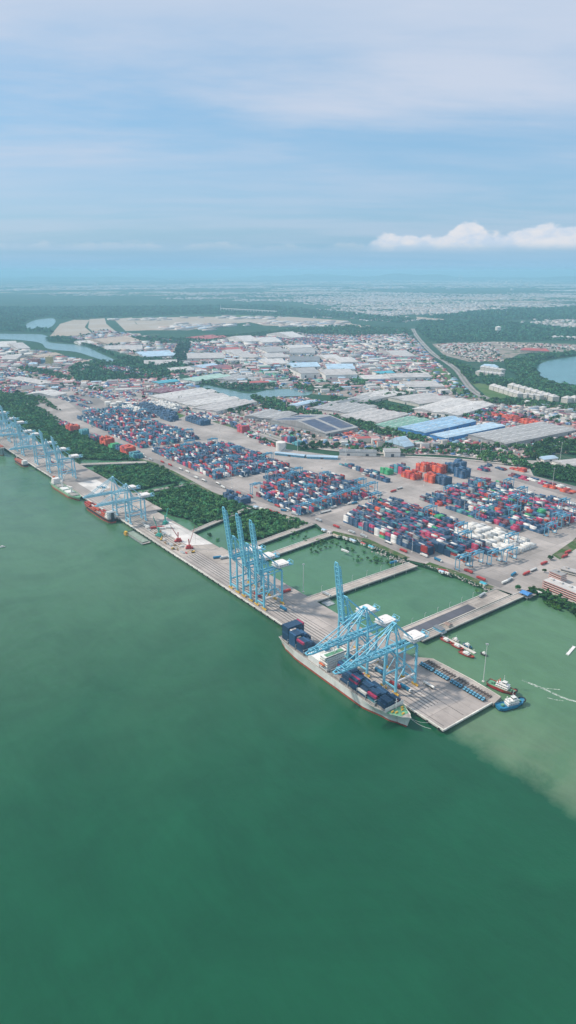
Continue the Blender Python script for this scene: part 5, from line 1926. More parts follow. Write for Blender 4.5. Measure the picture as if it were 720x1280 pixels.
def multi(p0, p1, dpt, h, floors, wall, band, roof, label, name='apartment_block', cat='apartment block', group=None, hip=False, eaves=1.0):
    """storeyed block from p0 to p1 (front foot line), depth in metres inland"""
    a, b = G(*p0, 4), G(*p1, 4)
    L = math.dist(a, b)
    ang = math.atan2(b[1] - a[1], b[0] - a[0])
    t = empty(name, (*a, 4.05), ang, label, cat, group)
    MB().box(0, 0, 0, L, dpt, h).build('wall', M[wall] if name == 'office_building' else windowed(wall, h / floors), t)
    fh = h / floors
    if name == 'office_building':
        for k in range(floors):
            z = k * fh
            MB().box(.8, -.06, z + 1, L - .8, -.004, z + 2.3).build('window', M['glass'], t)
            MB().box(-.06, .8, z + 1, -.004, dpt - .8, z + 2.3).build('window', M['glass'], t)
            if band:
                MB().box(-.9, -1.1, z + fh - .55, L + .9, dpt + .9, z + fh - .1 - .003 * k).build('storey_ledge', M[band], t)
    e = eaves
    if hip:
        rr = min(L, dpt) * .28
        MB().hexa([(-e, -e, h), (L + e, -e, h), (L + e, dpt + e, h), (-e, dpt + e, h), (dpt * .4, dpt * .45, h + rr), (L - dpt * .4, dpt * .45, h + rr), (L - dpt * .4, dpt * .55, h + rr), (dpt * .4, dpt * .55, h + rr)]).build('roof', RM[roof], t)
    else:
        mb = MB().box(-.3, -.3, h, L + .3, dpt + .3, h + .7)
        for i in range(max(1, int(L / 14))):
            x = (i + .5) * 14
            if x < L - 3:
                mb.cbox((x, dpt * .6, h + 1.7), (4, 4, 2))
        mb.build('roof', RM[roof], t)
    return t


multi((678, 736), (729, 757), 17, 12.5, 4, 'wallw', 'ledge', 'white', 'cream office block with red storey bands at the waterfront', 'office_building', 'office', eaves=.5)
multi((686, 724), (700, 730), 12, 12, 4, 'wallw', 'ledge', 'grey', 'short wing with red bands behind the waterfront office', 'office_building', 'office')
multi((700, 716), (722, 722), 12, 6, 2, 'wall', None, 'pale', 'low pale building beside the waterfront office car park', 'office_building', 'office')
AP = []
for k in range(6):
    AP.append(((594 + k * 5.2, 469 + k * .55), (599 + k * 5.2, 469.8 + k * .55), 'in the front row below the pointed hall'))
for k in range(5):
    AP.append(((600 + k * 5.4, 463 + k * .9), (605 + k * 5.4, 463.7 + k * .9), 'in the back row below the pointed hall'))
for k in range(6):
    AP.append(((611 + k * 6, 487 + k * 1.9), (616.4 + k * 6, 488.8 + k * 1.9), 'in the curved row beside the highway'))
for k in range(8):
    AP.append(((634 + k * 7.2, 486 + k * 2.1), (640 + k * 7.2, 487.6 + k * 2.1), 'in the long row above the trees'))
for k in range(3):
    AP.append(((652 + k * 8, 498 + k * .9), (658 + k * 8, 499 + k * .9), 'in the short row nearest the container lot'))
for k in range(3):
    AP.append(((701 + k * 9, 503 - k * .5), (709 + k * 9, 504.5 - k * .5), 'by the lakeside corner'))
for k in range(5):
    AP.append(((689 + k * 8, 424 + k * .3), (695 + k * 8, 424.4 + k * .3), 'in the pale row beyond the lake'))
cnt = {}
for a, b, wh in AP:
    cnt[wh] = cnt.get(wh, 0) + 1
    multi(a, b, 26, 16, 5, 'wallw', None, 'white', 'cream five storey block, %s %s' % (ORD[cnt[wh]], wh), group='cream apartment blocks', hip=True)
multi((600, 462), (622, 463), 40, 12, 3, 'wallw', None, 'lightblue', 'grey roofed hall with a pointed top above the apartments', 'civic_hall', 'hall', hip=True)
multi((650, 441), (686, 442.5), 40, 14, 4, 'wall', None, 'red', 'row of orange roofed flats beside the lake', 'apartment_block', hip=True)
multi((57.5, 458), (64, 458.3), 22, 42, 8, 'hullgreen', None, 'yellow', 'tall yellow mill building in the far port', 'silo_building', 'building')
multi((65, 460), (73, 460.5), 22, 20, 4, 'wallw', None, 'grey', 'white block beside the tall yellow mill', 'silo_building', 'building')
multi((40, 456), (47, 456.5), 22, 26, 5, 'deckred', None, 'brown', 'dark red block left of the yellow mill', 'silo_building', 'building')
multi((50, 455), (57, 455.5), 22, 22, 4, 'hullblue', None, 'blue', 'blue silo block left of the yellow mill', 'silo_building', 'building')

# storage tanks and water tower


def tank(px, py, r, h, label, name='storage_tank', m='wallw'):
    t = empty(name, (*G(px, py, 4), 4), 0, label, 'storage tank')
    MB().tube((0, 0, 0), (0, 0, h), r, 28).build('shell', M[m], t)
    MB().tube((0, 0, h), (0, 0, h + r * .14), r * 1.01, 28, 0, r * .1).build('roof', M[m], t)
    mb = MB()
    for k in range(16):
        a = k * .16
        mb.cbox(((r + .6) * math.cos(a - PI / 2), (r + .6) * math.sin(a - PI / 2), h * k / 16 + .8), (2.3, 2.3, 1.6))
    mb.build('stairs', M['steel'], t)


tank(351, 563, 12, 21, 'round white storage tank at the yard edge by the blue canopies')
tank(254, 527, 9, 14, 'round white tank behind the long yard', m='wallw')
for k, (x, y) in enumerate(((135, 507), (142, 509), (149, 507), (160, 508), (168, 508))):
    tank(x, y, 10, 13, 'white domed tank behind the farthest yard, %s of five from the river side' % ORD[k + 1])
for k, (x, y) in enumerate(((4, 446), (12, 444), (30, 442), (22, 448), (36, 446))):
    tank(x, y, 22, 18, 'white storage tank in the far port, %s from the river' % ORD[k + 1])
t = empty('water_tower', (*G(622, 418, 4), 4), 0, 'white mushroom water tower rising from the dark forest', 'water tower')
MB().tube((0, 0, 0), (0, 0, 22), 6, 16, 0, 4.5).build('stem', M['wallw'], t)
MB().tube((0, 0, 22), (0, 0, 28), 6, 20, 0, 19).tube((0, 0, 28), (0, 0, 50), 19, 20).tube((0, 0, 50), (0, 0, 55), 19, 20, 0, 3).build('tank', M['wallw'], t)
t = empty('viaduct', (*G(276, 389, 4), 4), 0, 'long pale viaduct on many piers across the distant woods', 'viaduct')
a, b = G(276, 389, 4), G(346, 393, 4)
L = math.dist(a, b)
t.rotation_euler = (0, 0, math.atan2(b[1] - a[1], b[0] - a[0]))
MB().box(0, -8, 28, L, 8, 33).build('deck', M['wallw'], t)
for k in range(20):
    MB().box(k * L / 20, -5, 0, k * L / 20 + 9, 5, 28).build('pier', M['wallw'], t)
t = empty('lattice_tower', (*G(276, 390, 4), 4), 0, 'thin pale tower at the end of the distant viaduct', 'tower')
MB().beam((0, 0, 0), (0, 0, 75), 12, 12, 0, 3, 3).build('mast', M['wallw'], t)

# filler factories of the industrial estate: grid of sheds inside survey regions, each a thing
FPX = [
    ('estate west of the highway', [(452, 428), (500, 422), (512, 432), (495, 447), (540, 462), (480, 466), (455, 462), (440, 445)], 95, 62, 0.1),
    ('estate beside the purple depot', [(395, 432), (450, 426), (440, 446), (410, 442)], 90, 60, 0.1),
    ('canal side estate', [(232, 464), (226, 448), (300, 448), (328, 452), (362, 458), (362, 480), (310, 482), (262, 470)], 90, 60, 0.12),
    ('factory quarter among trees', [(385, 478), (450, 474), (520, 486), (560, 490), (520, 505), (455, 486), (400, 492)], 80, 52, 0.12),
    ('quarter behind the canal sheds', [(240, 428), (300, 424), (326, 432), (326, 446), (240, 452)], 100, 64, 0.1),
    ('river side estate', [(92, 424), (130, 418), (215, 430), (215, 440), (150, 442)], 110, 60, 0.1),
    ('far port quarter', [(0, 440), (40, 438), (110, 458), (100, 468), (40, 462), (0, 462)], 90, 55, 0.2),
    ('quarter above the mangrove', [(0, 466), (60, 472), (95, 480), (92, 490), (0, 486)], 80, 50, 0.2),
    ('strip behind the gate office', [(420, 545), (480, 553), (560, 556), (560, 562), (430, 558)], 46, 30, 0.1),
    ('quarter beside the rail line', [(95, 478), (185, 478), (188, 490), (110, 488)], 75, 45, 0.1),
    ('lakeside quarter', [(690, 512), (722, 516), (722, 532), (690, 524)], 50, 30, 0.1),
]
WALLS = ['wall', 'wallw', 'wallg', 'wallw']
taken = []
for (a, b, c, h, rf, wl_, lab, n) in BIG:
    A_, B_, C_ = G(*a), G(*b), G(*c)
    cx, cy = (A_[0] + C_[0]) / 2, (A_[1] + C_[1]) / 2
    taken.append((cx, cy, max(math.dist(A_, B_), math.dist(B_, C_)) * .55))
sheds = []
for (nm, px, sx, sy, sl) in FPX:
    poly = gp(px)
    x0, x1 = min(p[0] for p in poly), max(p[0] for p in poly)
    y0, y1 = min(p[1] for p in poly), max(p[1] for p in poly)
    sx, sy = sx * .5, sy * .5
    ca, sa = math.cos(RZ - .42), math.sin(RZ - .42)
    N = int(max(x1 - x0, y1 - y0) / min(sx, sy)) + 2
    cx, cy = (x0 + x1) / 2, (y0 + y1) / 2
    for i in range(-N, N):
        for j in range(-N, N):
            lx, ly = i * sx * 1.2 + (i // 4) * 14, j * sy * 1.3 + (j // 3) * 12
            lx += R.uniform(-5, 5)
            X, Y = cx + lx * ca - ly * sa, cy + lx * sa + ly * ca
            if not inside(X, Y, poly) or R.random() < .16:
                continue
            if any(math.hypot(X - q[0], Y - q[1]) < q[2] + 14 for q in taken):
                continue
            big = 1.5 if R.random() < .12 else 1
            sheds.append((math.hypot(X, Y), X, Y, nm, sx * R.uniform(.55, 1.1) * big, sy * R.uniform(.5, 1.05) * big, R.uniform(6, 13)))
sheds.sort()
RW = ('white', 'pale', 'grey', 'pale', 'white', 'tan', 'lightblue', 'grey', 'pale', 'maroon', 'red', 'red', 'dark', 'brown', 'white', 'green', 'lightblue', 'white', 'grey', 'maroon', 'red', 'pink', 'pink')
RM['pink'] = roofmat('roof_pink', (0.50, 0.27, 0.25))
RCOL = dict(pink=(.5, .27, .25), white=(.66, .62, .58), grey=(.40, .385, .37), pale=(.54, .5, .47), tan=(.52, .4, .3), lightblue=(.33, .52, .7), maroon=(.23, .08, .11), red=(.48, .1, .09), dark=(.21, .22, .23), brown=(.3, .2, .16), green=(.21, .4, .3), blue=(.17, .37, .62))
far_sheds, seen_q = [], {}
for n_s, (_d, X, Y, nm, Lx, Wy, h) in enumerate(sheds):
    rf = R.choice(RW)
    ang = RZ - .42 + (PI / 2 if R.random() < .25 else 0)
    if n_s >= 285:
        far_sheds.append((X, Y, 4.2, Lx, Wy, h, ang, R.choice(((.6, .56, .5), (.7, .66, .6), (.36, .36, .35))), RCOL[rf]))
        continue
    k = seen_q[nm] = seen_q.get(nm, 0) + 1
    rfw = {'pale': 'pale', 'lightblue': 'light blue', 'dark': 'dark grey'}.get(rf, rf)
    t = empty('factory_shed', (X, Y, 4.2), ang, '%s roofed shed, %s, %s' % (rfw, nm, 'deep inside it' if k > 40 else ORD[k] + ' from near side'), 'factory shed', 'factory sheds of the ' + nm)
    MB().box(-Lx / 2, -Wy / 2, 0, Lx / 2, Wy / 2, h).build('wall', M[R.choice(WALLS)], t)
    nb = R.choice((1, 1, 2, 3))
    mb = MB()
    bw = (Wy + 1) / nb
    for q in range(nb):
        ya = -Wy / 2 - .5 + q * bw
        ym = ya + bw / 2
        r = bw * .08 + .6
        e = Lx / 2 + .5
        mb.face([(-e, ya, h), (e, ya, h), (e, ym, h + r), (-e, ym, h + r)])
        mb.face([(-e, ym, h + r), (e, ym, h + r), (e, ya + bw, h), (-e, ya + bw, h)])
        mb.face([(-e, ya, h), (-e, ym, h + r), (-e, ya + bw, h)])
        mb.face([(e, ya, h), (e, ya + bw, h), (e, ym, h + r)])
    mb.build('roof', RM[rf], t)
nf = len(sheds)
if far_sheds:
    tag(boxes('distant_factory_sheds', far_sheds, vcol('shed_roof', .7, .25, .05)), kind='stuff')
print('filler sheds', nf)

cl = []
for p, n in ((town_px[0], 1300), (town_px[1], 3600), (town_px[3], 900), (town_px[4], 4600)):
    for (X, Y) in scatter_px(p, n):
        s_ = R.uniform(5, 15) if Y < 2600 else R.uniform(9, 28)
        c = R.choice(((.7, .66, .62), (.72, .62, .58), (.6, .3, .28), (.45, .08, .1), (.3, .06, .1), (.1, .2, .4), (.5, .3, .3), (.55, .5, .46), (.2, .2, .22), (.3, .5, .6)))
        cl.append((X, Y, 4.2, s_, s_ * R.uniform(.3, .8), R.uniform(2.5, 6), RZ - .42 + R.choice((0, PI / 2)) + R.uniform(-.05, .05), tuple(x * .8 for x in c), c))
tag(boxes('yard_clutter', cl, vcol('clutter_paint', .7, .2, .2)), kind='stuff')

# ------------------------------------------------------------------ houses


def house_meshes():
    out = []
    for rc in ('brown', 'red', 'tan', 'pale', 'grey', 'maroon', 'white'):
        mb = MB()
        L, B, h = 17, 12, 6
        mb.box(-L / 2, -B / 2, 0, L / 2, B / 2, h, 0)
        e = .8
        mb.hexa([(-L / 2 - e, -B / 2 - e, h), (L / 2 + e, -B / 2 - e, h), (L / 2 + e, B / 2 + e, h), (-L / 2 - e, B / 2 + e, h), (-L / 2 + 3, -.2, h + 3.4), (L / 2 - 3, -.2, h + 3.4), (L / 2 - 3, .2, h + 3.4), (-L / 2 + 3, .2, h + 3.4)], 1)
        mb.box(-2, -B / 2 - 3, 0, 4, -B / 2, 3.2, 1)
        out.append((rc, mb.mesh('house', [M['wallw'], RM[rc]])))
    return out


HM = house_meshes()
HR = [([(545, 432), (575, 429), (612, 430), (630, 446), (628, 453), (590, 453), (560, 442)], 'estate between the highway and the forest', 34, 26, .25, 230),
      ([(622, 429), (690, 431), (720, 434), (720, 438), (650, 438), (630, 436)], 'estate along the forest edge', 38, 28, .05, 60), ([(656, 444), (685, 446), (688, 449), (655, 447)], 'lakeside estate', 36, 30, 0, 10)]
nh = 0
rest = []
for (px, nm, sx, sy, tl, mx) in HR:
    poly = gp(px)
    cx = sum(p[0] for p in poly) / len(poly)
    cy = sum(p[1] for p in poly) / len(poly)
    got = []
    for i in range(-40, 40):
        for j in range(-40, 40):
            a = .35 + tl * math.sin(i * .23)
            lx, ly = i * sx, j * sy + (j % 2) * 12
            X, Y = cx + lx * math.cos(a) - ly * math.sin(a), cy + lx * math.sin(a) + ly * math.cos(a)
            if inside(X, Y, poly) and R.random() < .86 and (i % 9) and (j % 7):
                got.append((X, Y, a))
    got.sort(key=lambda g_: g_[1])
    for k, (X, Y, a) in enumerate(got):
        rc, me = R.choice(HM)
        if k < mx:
            o = D.objects.new('house', me)
            o.location = (X, Y, 4.3)
            o.rotation_euler = (0, 0, a + R.choice((0, PI)))
            COL.objects.link(o)
            tag(o, 'small %s roofed house in the %s' % (rc, nm), 'house', 'houses of the ' + nm)
            nh += 1
        else:
            rest.append((X, Y, 4.3, 17, 12, 7, a, (.5, .46, .42), (.4, .24, .18)))
print('houses', nh)

# the distant towns: thousands of roofs, one mass
TOWN = [([(60, 366), (330, 365), (430, 370), (430, 378), (240, 374), (60, 374)], 900, (24, 70)), ([(400, 364), (560, 368), (720, 366), (740, 382), (600, 392), (430, 388), (380, 376)], 5200, (22, 60)),
        ([(-30, 356), (200, 357), (330, 352), (330, 366), (-30, 366)], 1700, (50, 180)), ([(330, 352), (760, 350), (760, 366), (330, 366)], 3000, (50, 170)), ([(440, 372), (600, 376), (640, 384), (600, 392), (500, 396), (430, 388)], 2400, (20, 50)),
        ([(665, 400), (720, 400), (730, 408), (690, 409)], 260, (18, 40)), ([(430, 394), (480, 396), (500, 402), (440, 400)], 120, (18, 40)), ([(240, 345), (720, 344), (720, 350), (240, 351)], 900, (80, 300)), ([(0, 346), (240, 346), (240, 351), (0, 352)], 160, (80, 260)),
        ([(170, 398), (240, 398), (340, 402), (300, 406), (230, 412), (175, 410)], 110, (40, 110)), ([(300, 396), (380, 399), (440, 404), (400, 408), (320, 404)], 120, (40, 110)),
        ([(590, 506), (650, 506), (700, 512), (690, 520), (600, 518)], 90, (14, 30))]
TC = [(.85, .8, .76), (.85, .8, .76), (.66, .62, .58), (.55, .42, .36), (.42, .24, .2), (.66, .5, .44), (.6, .4, .34), (.6, .57, .54), (.72, .68, .64), (.5, .34, .26), (.35, .36, .38), (.3, .4, .5)]
cent = []
for (px, n, (s0, s1)) in TOWN:
    hubs = scatter_px(px, max(4, n // 60))
    for k in range(n):
        hx, hy = R.choice(hubs)
        d = hy * .015
        X, Y = hx + R.gauss(0, d * 1.6), hy + R.gauss(0, d)
        s = R.uniform(s0, s1)
        c = R.choice(TC)
        f = R.uniform(.7, 1.05)
        rest.append((X, Y, 4.3, s, s * R.uniform(.35, .8), R.uniform(4, 9) * (1 if s < 60 else 1.5), R.choice((.1, .1 + PI / 2, .5, .9)), tuple(x * f for x in (.55, .52, .48)), tuple(x * f for x in c)))
tag(boxes('distant_town_roofs', rest, vcol('town_roof', .8, .2, .02)), kind='stuff')
# distant towers, each its own
SKY = [(566, 352, 34, 34, 90), (574, 351.5, 40, 40, 260), (577, 351.8, 34, 34, 230), (462, 354, 110, 50, 80), (470, 353.6, 90, 50, 110), (479, 353.4, 120, 50, 90), (489, 353.6, 90, 50, 115), (500, 353.8, 100, 50, 90), (515, 353.5, 90, 40, 80), (452, 354.5, 90, 50, 60), (444, 354, 70, 50, 55),
       (612, 354, 80, 50, 90), (618, 353.4, 70, 40, 120), (626, 354, 90, 50, 70), (634, 354.4, 90, 50, 80), (645, 353.2, 70, 40, 110), (652, 353.4, 80, 50, 120), (661, 354, 70, 50, 80), (680, 353.6, 70, 50, 75), (696, 353.2, 80, 50, 70), (424, 354, 70, 50, 60), (400, 355.5, 100, 50, 45), (372, 355, 100, 50, 45), (340, 356, 70, 50, 40),
       (598, 360, 70, 40, 45), (560, 362, 90, 50, 40), (700, 358, 70, 40, 45), (640, 363, 60, 40, 40), (120, 357, 120, 50, 38), (60, 358, 120, 50, 34), (240, 357, 90, 50, 38), (540, 360, 90, 40, 45), (455, 361, 90, 40, 40), (470, 357, 160, 60, 35), (380, 364, 90, 60, 30)]
SKY.sort()
for k, (px, py, w_, d_, h_) in enumerate(SKY):
    t = empty('tower_block', (*G(px, py, 4), 4), R.uniform(-.2, .3), 'pale hazy tower block on the far skyline, %s from the west end' % ORD[k + 1], 'tower block', 'tower blocks on the far skyline')
    mb = MB().box(-w_ / 2, -d_ / 2, 0, w_ / 2, d_ / 2, h_ * .86).box(-w_ / 4, -d_ / 3, h_ * .86, w_ / 3, d_ / 3, h_)
    mb.build('wall', M['wallw'], t)
    mb = MB()
    n = int(h_ / 12)
    for q in range(n):
        mb.box(-w_ / 2 - .5, -d_ / 2 - .5, 5 + q * 12, w_ / 2 + .5, d_ / 2 + .5, 9 + q * 12) if 9 + q * 12 < h_ * .85 else None
    mb.build('window_band', M['wallg'], t)

# far hills
def ridge(name, cx, cy, L, hgt, seed, wid=3000):
    n, m_ = 80, 8
    rr = np.random.default_rng(seed)
    ph = rr.uniform(0, 6.28, 6)
    V, Fq = [], []
    for j in range(m_ + 1):
        for i in range(n + 1):
            s = i / n
            prof = sum(math.sin(s * PI * (2 + 3.1 * q) + ph[q]) / (1 + q) for q in range(6)) * .25 + .62
            e = math.sin(PI * s) ** .6 * max(.05, prof)
            f = math.sin(PI * j / m_)
            V.append((cx + (s - .5) * L, cy + (j / m_ - .5) * wid, 3 + hgt * e * f))
    for j in range(m_):
        for i in range(n):
            a = j * (n + 1) + i
            Fq.append((a, a + 1, a + n + 2, a + n + 1))
    o = npmesh(name, np.array(V), np.array(Fq), M['land'])
    o['kind'] = 'structure'


ridge('hills', 8000, 34000, 16000, 330, 3)
ridge('hills', 1500, 38000, 9000, 260, 5)
ridge('hills', -12000, 36000, 12000, 200, 8)
ridge('hills', 16500, 30000, 9000, 300, 12)

# ------------------------------------------------------------------ trees
FOL, nt, b = mat_base('foliage', 0.85)
b.inputs['Specular IOR Level'].default_value = 0.15
at_ = nt.n.new('ShaderNodeAttribute')
at_.attribute_name = 'Col'
nn = nt.noise(worldpos(nt), 0.02, 4, 0.6)
vm = nt.n.new('ShaderNodeVectorMath')
vm.operation = 'SCALE'
nt.link(at_.outputs['Color'], vm.inputs[0])
nt.link(nt.math('MULTIPLY_ADD', nn, 1.1, .45), vm.inputs['Scale'])
nt.link(vm.outputs[0], b.inputs['Base Color'])


def leafcloud(n, seed, flat=.75):
    """unit crown: n leaf sprays (quads) spread through lumpy shells"""
    rr = np.random.default_rng(seed)
    lob = rr.normal(size=(6, 3))
    lob /= np.linalg.norm(lob, axis=1)[:, None]
    lob[:, 2] = np.abs(lob[:, 2]) * .6
    Q = []
    for k in range(n):
        c = lob[rr.integers(6)] * .48
        d = rr.normal(size=3)
        d /= np.linalg.norm(d)
        p = c + d * rr.uniform(.25, .55)
        p[2] = p[2] * flat + .1
        nrm = d + rr.normal(size=3) * .5 + np.array([0, 0, .5])
        nrm /= np.linalg.norm(nrm)
        a = np.cross(nrm, rr.normal(size=3))
        a /= np.linalg.norm(a)
        bb = np.cross(nrm, a)
        s = rr.uniform(.18, .36) * (44 / n) ** .35
        Q.append([p - a * s - bb * s * .7, p + a * s - bb * s * .5, p + a * s * .8 + bb * s * .8, p - a * s * .7 + bb * s * .6])
    return np.array(Q)


CLOUDS = {n: [leafcloud(n, 100 + n + k) for k in range(6)] for n in (18, 40, 110, 520)}


def forest(name, pts, rad, nleaf, label=None, hfac=(.7, 1.3), zbase=4.0, base=(0.030, 0.085, 0.040), kind='stuff', trunks=True):
    """pts: (x, y); rad: crown radius (scalar or array)"""
    n = len(pts)
    if n == 0:
        return
    P_ = np.array(pts, float)
    rad = np.broadcast_to(np.asarray(rad, float), (n,)) * NR.uniform(.7, 1.3, n)
    hh = rad * NR.uniform(*hfac, n)
    ang = NR.uniform(0, 6.283, n)
    idx = NR.integers(0, 6, n)
    Q = np.array(CLOUDS[nleaf])[idx]
    c, s = np.cos(ang)[:, None, None], np.sin(ang)[:, None, None]
    X = (Q[..., 0] * c - Q[..., 1] * s) * rad[:, None, None] + P_[:, 0][:, None, None]
    Y = (Q[..., 0] * s + Q[..., 1] * c) * rad[:, None, None] + P_[:, 1][:, None, None]
    Z = zbase + hh[:, None, None] * (Q[..., 2] + .85)
    V = np.stack([X, Y, Z], -1).reshape(-1, 3)
    Fq = np.arange(n * nleaf * 4).reshape(-1, 4)
    tone = NR.uniform(.55, 1.5, n)[:, None] * NR.uniform(.75, 1.3, (n, nleaf))
    hue = NR.uniform(-.25, .35, n)[:, None]
    C = np.zeros((n, nleaf, 3))
    C[..., 0] = base[0] * tone * (1 + hue)
    C[..., 1] = base[1] * tone
    C[..., 2] = base[2] * tone * (1 - hue * .5)
    if trunks:
        w = rad * .07
        TV = np.zeros((n, 8, 3))
        for k, (sx, sy, sz) in enumerate([(-1, -1, 0), (1, -1, 0), (1, 1, 0), (-1, 1, 0), (-.5, -.5, 1), (.5, -.5, 1), (.5, .5, 1), (-.5, .5, 1)]):
            TV[:, k, 0] = P_[:, 0] + sx * w
            TV[:, k, 1] = P_[:, 1] + sy * w
            TV[:, k, 2] = zbase - .3 + sz * hh * 1.1
        TF = (BOXF[None] + 8 * np.arange(n)[:, None, None]).reshape(-1, 4) + len(V)
        V = np.concatenate([V, TV.reshape(-1, 3)])
        Fq = np.concatenate([Fq, TF])
        C = np.concatenate([C.reshape(-1, 3), np.tile([[.09, .07, .05]], (n * 5, 1))])
    o = npmesh(name, V, Fq, FOL, C.reshape(-1, 3))
    if kind:
        o['kind'] = kind
    if label:
        o['label'] = label
    return o


def grid_pts(poly, sp, thin=0.0, noise_s=None):
    P_ = np.array(poly)
    x0, y0 = P_.min(0)
    x1, y1 = P_.max(0)
    xs, ys = np.meshgrid(np.arange(x0, x1, sp), np.arange(y0, y1, sp))
    X = xs.ravel() + NR.uniform(-.5, .5, xs.size) * sp
    Y = ys.ravel() + NR.uniform(-.5, .5, xs.size) * sp
    ins = np.zeros(X.size, bool)
    j = len(poly) - 1
    for i in range(len(poly)):
        xi, yi = poly[i]
        xj, yj = poly[j]
        if yi != yj:
            ins ^= ((yi > Y) != (yj > Y)) & (X < (xj - xi) * (Y - yi) / (yj - yi) + xi)
        j = i
    if noise_s:
        f = np.sin(X * noise_s + 1.3 * np.sin(Y * noise_s * 1.7)) * np.sin(Y * noise_s * 1.3 + 2 * np.sin(X * noise_s * .6)) + .35 * np.sin(X * noise_s * 4.1) * np.sin(Y * noise_s * 3.7)
        ins &= f > thin
    elif thin:
        ins &= NR.uniform(size=X.size) > thin
    return np.stack([X[ins], Y[ins]], -1)


MG = (0.060, 0.165, 0.060)
mpts = [grid_pts(mang[0], 6.2, -.93, .045), grid_pts(mang[1], 5.4, -.8, .06), grid_pts(mang[2], 5.0, -.62, .06), grid_pts(mang[3], 4.8, -.55, .08)]
forest('mangrove_forest', np.concatenate([m[:] for m in mpts]), 4.6, 40, zbase=.1, base=MG)
# loose mangrove bushes in the ponds
lp = []
for (px, py, n, sp) in ((262, 670, 3, 3), (272, 676, 2, 3), (288, 690, 3, 4), (250, 655, 6, 6), (232, 645, 8, 8), (390, 682, 10, 9), (402, 678, 12, 9), (418, 682, 8, 10), (395, 690, 5, 8), (452, 698, 5, 8), (472, 700, 8, 7), (485, 705, 6, 6), (600, 738, 3, 5), (440, 690, 5, 8), (383, 675, 6, 8), (470, 703, 4, 6), (366, 668, 14, 10), (350, 672, 8, 8)):
    cx, cy = G(px, py, 0)
    for k in range(n):
        lp.append((cx + R.gauss(0, sp), cy + R.gauss(0, sp)))
forest('mangrove_scrub', lp, 2.6, 40, zbase=-.2, base=MG)
